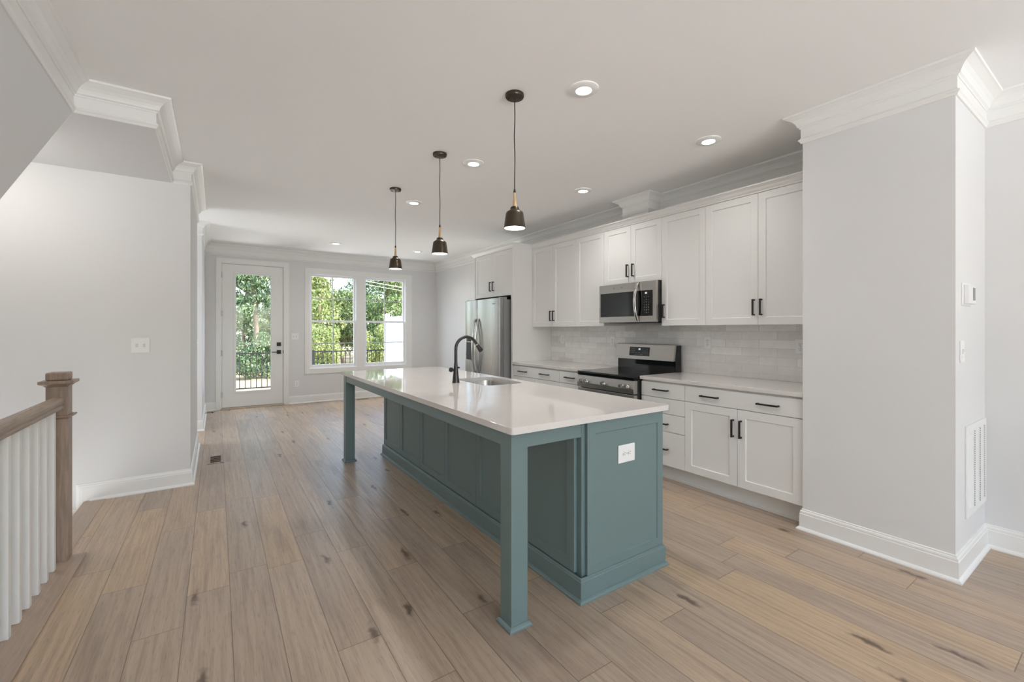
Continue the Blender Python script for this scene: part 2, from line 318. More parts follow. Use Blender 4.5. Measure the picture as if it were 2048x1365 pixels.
# ------------------------------------------------------------------ mesh building
class MB:
    def __init__(s): s.v = []; s.f = []; s.sm = []
    def add(s, vs, fs, smooth=False):
        o = len(s.v); s.v += [tuple(v) for v in vs]; s.f += [tuple(i+o for i in f) for f in fs]; s.sm += [smooth]*len(fs); return s
    def merge(s, o): s.add(o.v, o.f); return s
    def box(s, x0, x1, y0, y1, z0, z1):
        x0, x1 = min(x0, x1), max(x0, x1); y0, y1 = min(y0, y1), max(y0, y1); z0, z1 = min(z0, z1), max(z0, z1)
        return s.add([(x0, y0, z0), (x1, y0, z0), (x1, y1, z0), (x0, y1, z0), (x0, y0, z1), (x1, y0, z1), (x1, y1, z1), (x0, y1, z1)],
                     [(0, 3, 2, 1), (4, 5, 6, 7), (0, 1, 5, 4), (1, 2, 6, 5), (2, 3, 7, 6), (3, 0, 4, 7)])
    def prism(s, poly, axis, a, b):
        # poly: 2D points in the two other axes (order x,y,z without axis); extruded from a to b
        n = len(poly); vs = []
        for h in (a, b):
            for p in poly:
                q = list(p); q.insert(axis, h); vs.append(q)
        fs = [tuple(range(n))[::-1], tuple(range(n, 2*n))] + [(i, (i+1) % n, n+(i+1) % n, n+i) for i in range(n)]
        return s.add(vs, fs)
    def lathe(s, prof, c, seg=32, smooth=True, axis=2, cap=True):
        vs = []; n = len(prof)
        for r, h in prof:
            for k in range(seg):
                a = 2*PI*k/seg; p = [r*math.cos(a), r*math.sin(a)]; p.insert(axis, h)
                vs.append((c[0]+p[0], c[1]+p[1], c[2]+p[2]))
        fs = [(i*seg+k, i*seg+(k+1) % seg, (i+1)*seg+(k+1) % seg, (i+1)*seg+k) for i in range(n-1) for k in range(seg)]
        if cap:
            if prof[0][0] > 1e-6: fs.append(tuple(range(seg))[::-1])
            if prof[-1][0] > 1e-6: fs.append(tuple(range((n-1)*seg, n*seg)))
        return s.add(vs, fs, smooth)
    def tube(s, pts, r, seg=12, smooth=True):
        pts = [Vector(p) for p in pts]; n = len(pts); rs = r if isinstance(r, (list, tuple)) else [r]*n
        vs = []; prev = None
        for i, p in enumerate(pts):
            d = (pts[min(i+1, n-1)]-pts[max(i-1, 0)]).normalized()
            if prev is None:
                up = Vector((0, 0, 1)) if abs(d.z) < 0.9 else Vector((0, 1, 0)); u = d.cross(up).normalized()
            else: u = (prev - d*prev.dot(d)).normalized()
            prev = u; w = d.cross(u)
            for k in range(seg):
                a = 2*PI*k/seg; vs.append(p + (u*math.cos(a)+w*math.sin(a))*rs[i])
        fs = [(i*seg+k, i*seg+(k+1) % seg, (i+1)*seg+(k+1) % seg, (i+1)*seg+k) for i in range(n-1) for k in range(seg)]
        fs += [tuple(range(seg))[::-1], tuple(range((n-1)*seg, n*seg))]
        return s.add(vs, fs, smooth)
    def sweep(s, prof, path, closed=False):
        # path: xy points, room on the right; prof: (offset towards the room, z)
        P = [Vector((p[0], p[1])) for p in path]; n = len(P); m = len(prof); vs = []
        for i in range(n):
            def rn(a, b):
                d = (b-a).normalized(); return Vector((d.y, -d.x))
            if closed:
                a, b = rn(P[i-1], P[i]), rn(P[i], P[(i+1) % n]); mv = (a+b)/(1+a.dot(b))
            elif i == 0: mv = rn(P[0], P[1])
            elif i == n-1: mv = rn(P[-2], P[-1])
            else:
                a, b = rn(P[i-1], P[i]), rn(P[i], P[i+1]); mv = (a+b); mv = mv/ (1+a.dot(b))
            for o, z in prof: q = P[i]+mv*o; vs.append((q.x, q.y, z))
        fs = [(i*m+k, i*m+(k+1) % m, (i+1) % n*m+(k+1) % m, (i+1) % n*m+k) for i in range(n if closed else n-1) for k in range(m)]
        if not closed: fs += [tuple(range(m)), tuple(range((n-1)*m, n*m))[::-1]]
        return s.add(vs, fs)
    def xf(s, fn, start=0):
        s.v = s.v[:start]+[tuple(fn(*v)) for v in s.v[start:]]; return s
    def shaker(s, face, y0, y1, z0, z1, front, t=0.02, rail=0.057, rec=0.008, rails=None):
        # face 'x': looks towards -X at x=front; face 'y': looks towards -Y at y=front (y0,y1 are then x)
        rl, rr, rb, rt = rails or (rail,)*4
        def loop(a0, a1, b0, b1, c): return [(a0, b0, c), (a1, b0, c), (a1, b1, c), (a0, b1, c)]
        k = 0.004
        lo = loop(y0, y1, z0, z1, t)+loop(y0, y1, z0, z1, 0)+loop(y0+rl, y1-rr, z0+rb, z1-rt, 0)+loop(y0+rl+k, y1-rr-k, z0+rb+k, z1-rt-k, rec)
        vs = [((front+c, a, b) if face == 'x' else (a, front+c, b)) for a, b, c in lo]
        fs = [(0, 1, 2, 3)]
        for j in range(3): fs += [(j*4+i, j*4+(i+1) % 4, (j+1)*4+(i+1) % 4, (j+1)*4+i) for i in range(4)]
        fs.append((15, 14, 13, 12))
        return s.add(vs, fs)

def finish(me):
    bm = bmesh.new(); bm.from_mesh(me); bmesh.ops.recalc_face_normals(bm, faces=bm.faces); bm.to_mesh(me); bm.free()
def root_loc(o):
    p = Vector((0, 0, 0))
    while o is not None: p += Vector(o.location); o = o.parent
    return p
def obj(name, mb, mat, parent=None, bevel=0.0, origin=None, recalc=True, seg=2):
    me = bpy.data.meshes.new(name)
    base = root_loc(parent) if parent else Vector(origin if origin is not None else (0, 0, 0))
    me.from_pydata([(v[0]-base.x, v[1]-base.y, v[2]-base.z) for v in mb.v], [], mb.f); me.update()
    if recalc: finish(me)
    if any(mb.sm):
        for p, sm in zip(me.polygons, mb.sm): p.use_smooth = sm
        me.set_sharp_from_angle(angle=math.radians(40))
    mats = mat if isinstance(mat, (list, tuple)) else [mat]
    for m_ in mats: me.materials.append(m_)
    o = bpy.data.objects.new(name, me); C.objects.link(o)
    if parent: o.parent = parent
    else: o.location = base
    if bevel:
        md = o.modifiers.new('bevel', 'BEVEL'); md.width = bevel; md.segments = seg; md.limit_method = 'ANGLE'; md.angle_limit = math.radians(35)
    return o
def tag(o, label, cat, group=None, kind=None):
    if label: o['label'] = label
    if cat: o['category'] = cat
    if group: o['group'] = group
    if kind: o['kind'] = kind
    return o
def thing(name, label, cat, loc, group=None, kind=None):
    o = bpy.data.objects.new(name, None); C.objects.link(o); o.location = loc; o.empty_display_size = 0.05
    return tag(o, label, cat, group, kind)
def single(name, mb, mat, label, cat, origin=(0, 0, 0), bevel=0.0, group=None, kind=None):
    return tag(obj(name, mb, mat, None, bevel, origin), label, cat, group, kind)
def struct(name, mb, mat, label, cat, bevel=0.0): return single(name, mb, mat, label, cat, bevel=bevel, kind='structure')
def dup(root, loc, label=None, group=None):
    r = root.copy(); C.objects.link(r); r.location = loc
    if label: r['label'] = label
    if group: r['group'] = group
    def rec(src, dst):
        for ch in list(src.children):
            c = ch.copy(); C.objects.link(c); c.parent = dst; rec(ch, c)
    rec(root, r); return r
def text_mb(txt, size, fn):
    cu = bpy.data.curves.new('t', 'FONT'); cu.body = txt; cu.size = size; cu.align_x = 'CENTER'; cu.align_y = 'CENTER'; cu.extrude = 0.0003
    o = bpy.data.objects.new('t', cu); C.objects.link(o); dg = bpy.context.evaluated_depsgraph_get(); dg.update()
    me = bpy.data.meshes.new_from_object(o.evaluated_get(dg))
    mb = MB(); mb.add([fn(*v.co) for v in me.vertices], [tuple(p.vertices) for p in me.polygons])
    bpy.data.objects.remove(o); bpy.data.curves.remove(cu); bpy.data.meshes.remove(me); return mb

# ------------------------------------------------------------------ setting
CZ = 2.772            # ceiling
LX = -0.69            # stair wall face
KX = 3.94             # kitchen wall face
RX = 3.955            # right wall near the camera
COLX, CY0, CY1 = 3.263, 0.611, 1.345
SX = -1.78            # far stairwell wall
T = 0.12
floor = MB().box(-0.83, KX+T, FRONT_Y-T, BY+T, -0.25, 0).box(SX-T, -0.83, 4.82, BY+T, -0.25, 0).box(SX-T, -0.83, FRONT_Y-T, -1.2, -0.25, 0)
struct('floor', floor, M['floor'], 'grey brown oak plank floor running the length of the room', 'floor')
struct('ceiling', MB().box(SX-T, RX+0.2, FRONT_Y-T, BY+T, CZ, CZ+0.2), M['ceiling'], 'flat pale grey painted ceiling', 'ceiling')

def wall_with_holes(mb, x0, x1, z0, z1, ya, yb, holes):
    xs = x0
    for hx0, hx1, hz0, hz1 in sorted(holes):
        mb.box(xs, hx0, ya, yb, z0, z1); 
        if hz0 > z0: mb.box(hx0, hx1, ya, yb, z0, hz0)
        mb.box(hx0, hx1, ya, yb, hz1, z1); xs = hx1
    mb.box(xs, x1, ya, yb, z0, z1)
DX0, DX1, DZ1 = 0.045, 1.008, 2.485
W1, W2, WZ0, WZ1 = (1.408, 2.277), (2.404, 3.273), 0.617, 2.40
wb = MB(); wall_with_holes(wb, SX-T, KX+T, 0, CZ, BY, BY+T, [(DX0, DX1, 0, DZ1), (W1[0], W1[1], WZ0, WZ1), (W2[0], W2[1], WZ0, WZ1)])
struct('wall_back', wb, M['wall'], 'pale grey back wall around the glass door and the pair of windows', 'wall')
struct('wall_right', MB().box(KX, KX+T, CY1-0.05, BY, 0, CZ), M['wall'], 'pale grey wall behind the white kitchen cabinets', 'wall')
struct('wall_pier', MB().box(COLX, KX+T, CY0, CY1, 0, CZ), M['wall'], 'pale grey wall block ending the cabinet run on the right', 'wall')
struct('wall_side', MB().box(RX, RX+T, FRONT_Y, CY0, 0, CZ), M['wall'], 'pale grey wall at the far right beyond the air grille', 'wall')
FW = [(-0.50, 1.0, 0.5, 2.4), (1.25, 2.75, 0.5, 2.4)]  # unseen window openings, added and placed to let fill light in
wf = MB(); wall_with_holes(wf, SX-T, RX+T, 0, CZ, FRONT_Y-T, FRONT_Y, FW)
struct('wall_front', wf, M['wall'], 'pale grey front wall behind the camera', 'wall')
# stair wall with its sloping lower edge, then the dropped beam
sl = 0.744; y_top = 3.50; z_b = 2.592
poly = [(FRONT_Y, 0), (y_top-z_b/sl, 0), (y_top, z_b), (y_top, CZ), (FRONT_Y, CZ)]
struct('wall_left', MB().prism(poly, 0, LX-0.11, LX), M['wall'], 'grey wall with a sloping lower edge above the stair railing', 'wall')
ys0 = y_top-z_b/sl
struct('wall_soffit', MB().prism([(ys0, 0), (y_top, z_b), (y_top, CZ), (y_top-0.1, CZ), (ys0-0.25, 0.05)], 0, SX, LX-0.11), M['wall'], 'sloping underside of the upper stair flight', 'soffit')
struct('wall_beam', MB().box(SX, -0.32, y_top, 4.70, z_b, CZ), M['wall'], 'dropped ceiling box above the stair landing', 'soffit')
struct('wall_stair', MB().box(SX-T, SX, FRONT_Y, 4.70, -2.6, CZ), M['wall'], 'white outer wall of the stairwell behind the railing', 'wall')
struct('wall_landing', MB().box(SX-T, -0.19, 4.70, 6.27, 0, CZ).box(SX-T, -0.83, 4.70, 4.82, -2.6, 0), M['wall'], 'pale grey wall with the double switch beside the newel post', 'wall')
struct('wall_hall', MB().box(SX-T, -0.165, 7.12, BY, 0, CZ).box(SX-T, SX, 6.27, 7.12, 0, CZ), M['wall'], 'narrow grey wall left of the glass door', 'wall')
# stairs down: landing and treads towards the camera
st = MB().box(SX, -0.83, 3.62, 4.70, -0.44, -0.19)
for k in range(10):
    st.box(SX, -0.83, 3.62-0.265*(k+1), 3.62-0.265*k, -0.44-0.19*(k+1), -0.19-0.19*(k+1))
struct('stairs', st, M['floor'], 'oak stairs going down behind the railing', 'stairs')
struct('wall_stringer', MB().box(-0.85, -0.83, -1.2, 4.70, -2.6, -0.25), M['wall'], 'wall below the floor edge on the stair side', 'wall')
struct('trim_nosing', MB().box(-0.86, -0.727, 3.62, 4.685, -0.03, 0.004), M['oak_plate'], 'oak nosing board along the top of the stairs', 'trim', 0.003)

# crown moulding and baseboards
cz = CZ
CROWN = [(0, cz-0.18), (0.008, cz-0.18), (0.014, cz-0.168), (0.020, cz-0.162), (0.020, cz-0.155), (0.012, cz-0.150), (0.008, cz-0.142), (0.008, cz-0.084), (0.013, cz-0.084), (0.014, cz-0.076), (0.024, cz-0.070), (0.027, cz-0.060), (0.034, cz-0.046), (0.048, cz-0.030), (0.066, cz-0.020), (0.078, cz-0.014), (0.086, cz-0.012), (0.088, cz), (0, cz)]
struct('trim_1', MB().sweep(CROWN, [(LX, FRONT_Y), (LX, y_top), (-0.32, y_top), (-0.32, 4.70), (-0.19, 4.70), (-0.19, 6.27), (-0.6, 6.27)]), M['trim'], 'white stepped crown moulding along the stair side of the ceiling', 'moulding')
struct('trim_2', MB().sweep(CROWN, [(-0.9, 7.12), (-0.165, 7.12), (-0.165, BY), (KX, BY), (KX, 3.335), (3.745, 3.335), (3.745, 3.0), (KX, 3.0), (KX, CY1), (COLX, CY1), (COLX, CY0), (RX, CY0), (RX, FRONT_Y)]), M['trim'], 'white crown moulding around the back wall, cabinets and right pier', 'moulding')
struct('wall_chase', MB().box(3.745, KX, 3.0, 3.335, 2.45, CZ), M['cabinet'], 'white boxed duct above the microwave cabinet', 'chase')
BB = [(0, 0), (0.030, 0), (0.030, 0.008), (0.025, 0.016), (0.017, 0.021), (0.015, 0.021), (0.015, 0.106), (0.012, 0.112), (0.013, 0.118), (0.011, 0.126), (0.007, 0.130), (0.006, 0.138), (0, 0.140)]
step_bb = MB().sweep([(0, 0), (-0.002, 0.006), (-0.010, 0.007), (-0.014, 0.011), (-0.022, 0.013), (-0.028, 0.012), (-0.034, 0.015), (-0.079, 0.015), (-0.079, 0)], [(-0.826, 0.14), (-0.905, 0.14), (-0.905, -0.05), (-1.7, -0.05)]).xf(lambda x, y, z: (x, 4.70-z, y))
struct('baseboard_left', MB().sweep(BB, [(-0.826, 4.70), (-0.19, 4.70), (-0.19, 6.27), (-0.6, 6.27)])
       .box(-1.7, -0.905, 4.686, 4.70, -0.19, -0.129).box(-0.905, -0.83, 4.686, 4.70, -0.19, -0.05).merge(step_bb), M['trim'], 'white baseboard below the double switch that steps down at the stairs', 'baseboard')
struct('baseboard_hall', MB().sweep(BB, [(-0.9, 7.12), (-0.165, 7.12), (-0.165, BY), (-0.016, BY)]), M['trim'], 'white baseboard on the narrow wall left of the glass door', 'baseboard')
struct('baseboard_back', MB().sweep(BB, [(1.078, BY), (KX, BY), (KX, 5.95)]), M['trim'], 'white baseboard below the back windows', 'baseboard')
struct('baseboard_right', MB().sweep(BB, [(3.375, CY1), (COLX, CY1), (COLX, CY0), (RX, CY0), (RX, FRONT_Y)]), M['trim'], 'tall white baseboard around the right pier', 'baseboard')

# ------------------------------------------------------------------ back door
def frame_mb(mb, x0, x1, z0, z1, w, ya, yb, bottom=True, wb=None):
    mb.box(x0, x0+w, ya, yb, z0, z1); mb.box(x1-w, x1, ya, yb, z0, z1); mb.box(x0+w, x1-w, ya, yb, z1-w, z1)
    if bottom: mb.box(x0+w, x1-w, ya, yb, z0, z0+(wb or w))
    return mb
d = thing('door_1', 'white full glass back door with black lever between wall and windows', 'door', (0.527, BY, 0), kind='structure')
cs = MB().box(-0.015, DX0+0.012, BY-0.018, BY, 0, 2.55).box(DX1-0.012, 1.077, BY-0.018, BY, 0, 2.55).box(DX0+0.012, DX1-0.012, BY-0.018, BY, DZ1-0.012, 2.55)
obj('casing', cs, M['trim'], d, 0.002)
jm = MB().box(DX0, 0.068, BY, BY+T, 0, DZ1).box(0.986, DX1, BY, BY+T, 0, DZ1).box(0.068, 0.986, BY, BY+T, 2.462, DZ1)
obj('jamb', jm, M['trim'], d)
obj('stop', MB().box(0.068, 0.084, BY+0.058, BY+0.085, 0.022, 2.462).box(0.970, 0.986, BY+0.058, BY+0.085, 0.022, 2.462).box(0.084, 0.970, BY+0.058, BY+0.085, 2.446, 2.462).box(0.084, 0.970, BY+0.058, BY+0.085, 0.022, 0.036), M['trim'], d)
obj('threshold', MB().box(0.046, 1.007, BY-0.03, BY+T, 0, 0.022), paint('oak_threshold', (205, 190, 172), 0.5), d, 0.003)
sx0, sx1, sz0, sz1 = 0.072, 0.982, 0.03, 2.458
gx0, gx1, gz0, gz1 = 0.262, 0.794, 0.288, 2.296
sb = MB(); sb.box(sx0, gx0, BY+0.012, BY+0.056, sz0, sz1); sb.box(gx1, sx1, BY+0.012, BY+0.056, sz0, sz1); sb.box(gx0, gx1, BY+0.012, BY+0.056, gz1, sz1); sb.box(gx0, gx1, BY+0.012, BY+0.056, sz0, gz0)
slab = obj('door_leaf', sb, M['trim'], d)
gm = frame_mb(MB(), gx0-0.028, gx1+0.028, gz0-0.03, gz1+0.028, 0.036, BY+0.002, BY+0.013)
obj('glazing_bead', gm, M['trim'], slab, 0.003)
obj('pane', MB().box(gx0, gx1, BY+0.030, BY+0.036, gz0, gz1), M['glass'], slab)
for z in (0.25, 0.95, 1.62, 2.27):
    obj('hinge', MB().box(0.060, 0.074, BY-0.006, BY+0.012, z-0.05, z+0.05), M['hinge'], d, 0.002)
dk = obj('deadbolt', MB().box(0.884, 0.950, BY-0.008, BY+0.012, 1.054, 1.120).box(0.905, 0.929, BY-0.03, BY-0.008, 1.080, 1.094), M['black'], d, 0.002)
lv = obj('lever_handle', MB().box(0.884, 0.950, BY-0.008, BY+0.012, 0.917, 0.983).tube([(0.917, BY-0.005, 0.95), (0.917, BY-0.045, 0.95)], 0.010).box(0.80, 0.927, BY-0.052, BY-0.040, 0.942, 0.958), M['black'], d, 0.002)
obj('strike_plate', MB().box(0.984, 0.990, BY-0.002, BY+0.03, 0.92, 0.98), M['black'], d)

# ------------------------------------------------------------------ back windows (double hung, 2x2 grid in each sash)
def make_window(n, x0, x1, label):
    w = thing('window_%d' % n, label, 'window', ((x0+x1)/2, BY, WZ0), kind='structure')
    fr = frame_mb(MB(), x0, x1, WZ0, WZ1, 0.022, BY-0.004, BY+0.10)
    obj('frame', fr, M['vinyl'], w, 0.002)
    mid = 1.505
    for nm, z0, z1, ya in (('upper_sash', mid-0.018, WZ1-0.022, BY+0.055), ('lower_sash', WZ0+0.022, mid+0.018, BY+0.020)):
        xa, xb = x0+0.022, x1-0.022; rw = 0.036
        s = frame_mb(MB(), xa, xb, z0, z1, rw, ya, ya+0.032, True, 0.05 if nm == 'lower_sash' else rw)
        so = obj(nm, s, M['vinyl'], w, 0.002)
        za = z0+(0.05 if nm == 'lower_sash' else rw); zb = z1-rw
        obj('pane', MB().box(xa+rw, xb-rw, ya+0.010, ya+0.014, za, zb), M['glass'], so)
        xm, zm = (xa+xb)/2, (za+zb)/2
        obj('grille', MB().box(xm-0.009, xm+0.009, ya+0.017, ya+0.023, za, zb).box(xa+rw, xm-0.009, ya+0.017, ya+0.023, zm-0.009, zm+0.009).box(xm+0.009, xb-rw, ya+0.017, ya+0.023, zm-0.009, zm+0.009), M['vinyl'], so)
    return w
make_window(1, W1[0], W1[1], 'white double hung window nearer the glass door, two by two panes')
make_window(2, W2[0], W2[1], 'white double hung window nearer the refrigerator, two by two panes')
cx0, cx1, cz0, cz1 = 1.341, 3.392, 0.53, 2.49
cb = MB().box(cx0, W1[0]+0.008, BY-0.018, BY, cz0, cz1).box(W2[1]-0.008, cx1, BY-0.018, BY, cz0, cz1).box(W1[1]-0.008, W2[0]+0.008, BY-0.018, BY, WZ0+0.008, WZ1-0.008)
cb.box(W1[0]+0.008, W2[1]-0.008, BY-0.018, BY, WZ1-0.008, cz1).box(W1[0]+0.008, W2[1]-0.008, BY-0.018, BY, cz0, WZ0+0.008)
struct('trim_3', cb, M['trim'], 'flat white casing around the pair of back windows', 'casing', 0.002)
for i, (a, b, c, e) in enumerate(FW):
    w = thing('window_%d' % (3+i), 'large white unseen window added behind the camera, %s one' % ('stair side' if i == 0 else 'right side'), 'window', ((a+b)/2, FRONT_Y, c), kind='structure')
    obj('frame', frame_mb(MB(), a, b, c, e, 0.05, FRONT_Y-T, FRONT_Y-0.02).box((a+b)/2-0.025, (a+b)/2+0.025, FRONT_Y-T+0.01, FRONT_Y-0.03, c+0.05, e-0.05), M['vinyl'], w)
    obj('casing', frame_mb(MB(), a-0.08, b+0.08, c-0.08, e+0.08, 0.08, FRONT_Y, FRONT_Y+0.018), M['trim'], w)

# ------------------------------------------------------------------ small wall fittings
def plate(face, a, b, p, w, h, kind, label, cat, gangs=1, horiz=False, group=None):
    # face: 'x-' plate looks -X at x=p ; 'y-' looks -Y at y=p ; 'x+' looks +X.  a = coordinate along wall, b = centre height
    loc = {'y-': (a, p, b), 'x-': (p, a, b), 'x+': (p, a, b)}[face]
    t = thing({'s': 'light_switch', 'o': 'wall_outlet'}[kind], label, cat, loc, group)
    def mp(u, v, c):  # c = distance out of wall
        return {'y-': (a+u, p-c, b+v), 'x-': (p-c, a-u, b+v), 'x+': (p+c, a+u, b+v)}[face]
    def bx(u0, u1, v0, v1, c0, c1):
        q = MB().box(u0, u1, v0, v1, c0, c1); return q.xf(lambda x, y, z: mp(x, y, z))
    obj('cover_plate', bx(-w/2, w/2, -h/2, h/2, 0, 0.006), M['white_plastic'], t, 0.003)
    if kind == 's':
        for g in range(gangs):
            u = (g-(gangs-1)/2)*0.046
            obj('toggle_shade', bx(u-0.0065, u+0.0065, -0.013, 0.013, 0.006, 0.0066), M['grey_plastic'], t)  # grey chip painted for the shadow around the toggle
            obj('toggle', bx(u-0.005, u+0.005, -0.011, 0.011, 0.0066, 0.009).add(*[[mp(u-0.004, -0.004, 0.006), mp(u+0.004, -0.004, 0.006), mp(u+0.004, 0.008, 0.006), mp(u-0.004, 0.008, 0.006), mp(u-0.004, 0.006, 0.02), mp(u+0.004, 0.006, 0.02), mp(u+0.004, 0.012, 0.019), mp(u-0.004, 0.012, 0.019)], [(0, 3, 2, 1), (4, 5, 6, 7), (0, 1, 5, 4), (1, 2, 6, 5), (2, 3, 7, 6), (3, 0, 4, 7)]]), M['white_plastic'], t)
            for v in (-0.03, 0.03): obj('screw', bx(u-0.003, u+0.003, v-0.003, v+0.003, 0.006, 0.007), M['white_plastic'], t)
    else:
        for q in (-1, 1):
            uu, vv = (q*0.020, 0) if horiz else (0, q*0.020)
            n = 16; prof = [(0.016*math.cos(2*PI*k/n)*(1 if horiz is False else 0.85), 0.016*math.sin(2*PI*k/n)*(0.85 if horiz is False else 1)) for k in range(n)]
            mb = MB().prism(prof, 2, 0.006, 0.0085); mb.xf(lambda x, y, z: mp(uu+x, vv+y, z))
            so = obj('socket', mb, M['white_plastic'], t)
            sl_ = MB()
            for du, dv, sw, sh in ((-0.006, 0.003, 0.0022, 0.009), (0.006, 0.003, 0.0022, 0.007), (0, -0.008, 0.005, 0.005)):
                if horiz: du, dv, sw, sh = dv, -du, sh, sw
                k0 = MB().box(uu+du-sw/2, uu+du+sw/2, vv+dv-sh/2, vv+dv+sh/2, 0.0085, 0.0089); k0.xf(lambda x, y, z: mp(x, y, z)); sl_.add(k0.v, k0.f)
            obj('slot', sl_, M['slot'], so)
        obj('screw', bx(-0.0025, 0.0025, -0.0025, 0.0025, 0.006, 0.007), M['grey_plastic'], t)
    return t
plate('y-', -0.522, 1.213, 4.70, 0.118, 0.122, 's', 'white double toggle switch on the wall behind the newel post', 'switch', 2)
plate('y-', 1.175, 1.219, BY, 0.115, 0.117, 's', 'white double switch between the glass door and the window', 'switch', 2)
plate('y-', 1.208, 0.360, BY, 0.078, 0.122, 'o', 'low white outlet between the glass door and the window', 'outlet')
plate('x+', 6.02, 1.19, -0.19, 0.075, 0.12, 's', 'white single switch seen edge on beyond the landing corner', 'switch', 1)
plate('x+', 7.75, 0.36, -0.165, 0.075, 0.12, 'o', 'low white outlet on the narrow wall left of the glass door', 'outlet')
TX = KX-0.010
plate('x-', 2.446, 1.219, TX, 0.078, 0.12, 'o', 'white outlet on the tile just right of the stove', 'outlet')
plate('x-', 3.67, 1.205, TX, 0.078, 0.12, 'o', 'white outlet on the tile just left of the stove', 'outlet')
plate('x-', 4.58, 1.215, TX, 0.078, 0.12, 'o', 'white outlet on the tile beside the refrigerator panel', 'outlet')
plate('x-', 1.635, 1.205, TX, 0.078, 0.12, 'o', 'white outlet on the tile cut off by the right pier', 'outlet')
plate('y-', 3.385, 1.222, CY0, 0.075, 0.12, 's', 'white switch below the thermostat on the right pier', 'switch', 1)

t = thing('thermostat', 'white thermostat with grey display on the right pier', 'thermostat', (3.48, CY0, 1.535))
obj('wall_plate', MB().box(3.385, 3.575, CY0-0.006, CY0, 1.475, 1.60), M['white_plastic'], t, 0.003)
th = obj('body', MB().box(3.405, 3.555, CY0-0.028, CY0-0.006, 1.485, 1.590), M['white_plastic'], t, 0.004)
obj('display', MB().box(3.485, 3.535, CY0-0.0295, CY0-0.028, 1.505, 1.575), M['grey_plastic'], th)

t = thing('air_return_grille', 'white slotted return air grille low on the right pier', 'air grille', (3.73, CY0, 0.55))
gx0_, gx1_, gz0_, gz1_ = 3.46, 3.935, 0.285, 0.80
obj('frame', frame_mb(MB(), gx0_, gx1_, gz0_, gz1_, 0.038, CY0-0.010, CY0), M['trim'], t, 0.003)
obj('backing', MB().box(gx0_+0.038, gx1_-0.038, CY0-0.002, CY0-0.0005, gz0_+0.038, gz1_-0.038), M['slot'], t)
lm = MB(); nl = 34; zz0, zz1 = gz0_+0.038, gz1_-0.038
for k in range(nl):
    z = zz0+(k+0.5)*(zz1-zz0)/nl
    lm.add([(x, CY0-y, zz) for x in (gx0_+0.038, gx1_-0.038) for y, zz in ((0.001, z+0.006), (0.002, z+0.007), (0.010, z-0.003), (0.009, z-0.004))], [(0, 1, 2, 3), (7, 6, 5, 4), (0, 4, 5, 1), (1, 5, 6, 2), (2, 6, 7, 3), (3, 7, 4, 0)])
obj('louvre', lm, M['trim'], t)
for k in range(1, 4):
    x = gx0_+0.038+k*(gx1_-gx0_-0.076)/3-(0.012 if k == 3 else 0)
    dv = obj('divider', MB().box(x-0.010, x+0.010, CY0-0.0115, CY0-0.001, zz0, zz1), M['trim'], t)
    sm_ = MB()
    for q in range(nl): z = zz0+(q+0.5)*(zz1-zz0)/nl; sm_.box(x-0.008, x+0.003, CY0-0.0119, CY0-0.0115, z-0.004, z+0.004)
    obj('slots', sm_, M['slot'], dv)

def floor_vent(x0, x1, y0, y1, label):
    t = thing('floor_vent', label, 'floor vent', ((x0+x1)/2, (y0+y1)/2, 0), 'floor registers')
    obj('frame', MB().box(x0, x0+0.022, y0, y1, 0, 0.006).box(x1-0.022, x1, y0, y1, 0, 0.006).box(x0+0.022, x1-0.022, y0, y0+0.03, 0, 0.006).box(x0+0.022, x1-0.022, y1-0.03, y1, 0, 0.006), M['oak_y'], t, 0.002)
    obj('opening', MB().box(x0+0.022, x1-0.022, y0+0.03, y1-0.03, 0.0, 0.0015), M['duct'], t)
    mb = MB()
    for k in range(3):
        y = y0+0.03+(k+1)*(y1-y0-0.06)/4; mb.box(x0+0.022, x1-0.022, y-0.012, y+0.012, 0.0015, 0.004)
    obj('damper', mb, M['vent_brown'], t)
floor_vent(-0.078, 0.056, 5.30, 5.62, 'small floor register in the planks near the landing wall')
floor_vent(2.22, 2.45, 8.58, 8.70, 'floor register below the back windows behind the island post')
ds = thing('door_stop', 'thin black spring door stop on the baseboard left of the glass door', 'door stop', (-0.15, 8.15, 0.07))
obj('spring', MB().tube([(-0.149, 8.15, 0.07), (-0.065, 8.15, 0.07)], 0.005), M['black'], ds)
obj('tip', MB().tube([(-0.065, 8.15, 0.07), (-0.047, 8.15, 0.07)], 0.009), M['dark_plastic'], ds)

# ------------------------------------------------------------------ stair railing
r = thing('stair_railing', 'stained oak newel and handrail with white square balusters at the stairs', 'railing', (-0.756, 3.0, 0))
obj('base_plate', MB().box(-0.828, -0.647, -1.0, 3.60, 0, 0.011), M['oak_plate'], r, 0.003)
nx0, nx1, ny0, ny1 = -0.803, -0.711, 3.520, 3.612
nw = obj('newel_post', MB().box(nx0, nx1, ny0, ny1, 0.0, 1.04), M['oak_z'], r, 0.003)
def collar(z0, z1, p): return MB().add(
    [(nx0-a, ny0-a, z) for a, z in ()] or [q for a, z in ((0.0, z0), (p*0.45, z0+(z1-z0)*0.35), (p, z0+(z1-z0)*0.55), (p, z1)) for q in ((nx0-a, ny0-a, z), (nx1+a, ny0-a, z), (nx1+a, ny1+a, z), (nx0-a, ny1+a, z))],
    [(3, 2, 1, 0)]+[(j*4+i, j*4+(i+1) % 4, (j+1)*4+(i+1) % 4, (j+1)*4+i) for j in range(3) for i in range(4)]+[(12, 13, 14, 15)])
obj('cap_moulding', collar(1.013, 1.050, 0.026), M['oak_z'], nw, 0.002)
obj('cap_block', MB().box(nx0-0.002, nx1+0.002, ny0-0.002, ny1+0.002, 1.050, 1.097), M['oak_z'], nw, 0.009, seg=3)
obj('collar', collar(0.828, 0.850, 0.017), M['oak_z'], nw, 0.001)
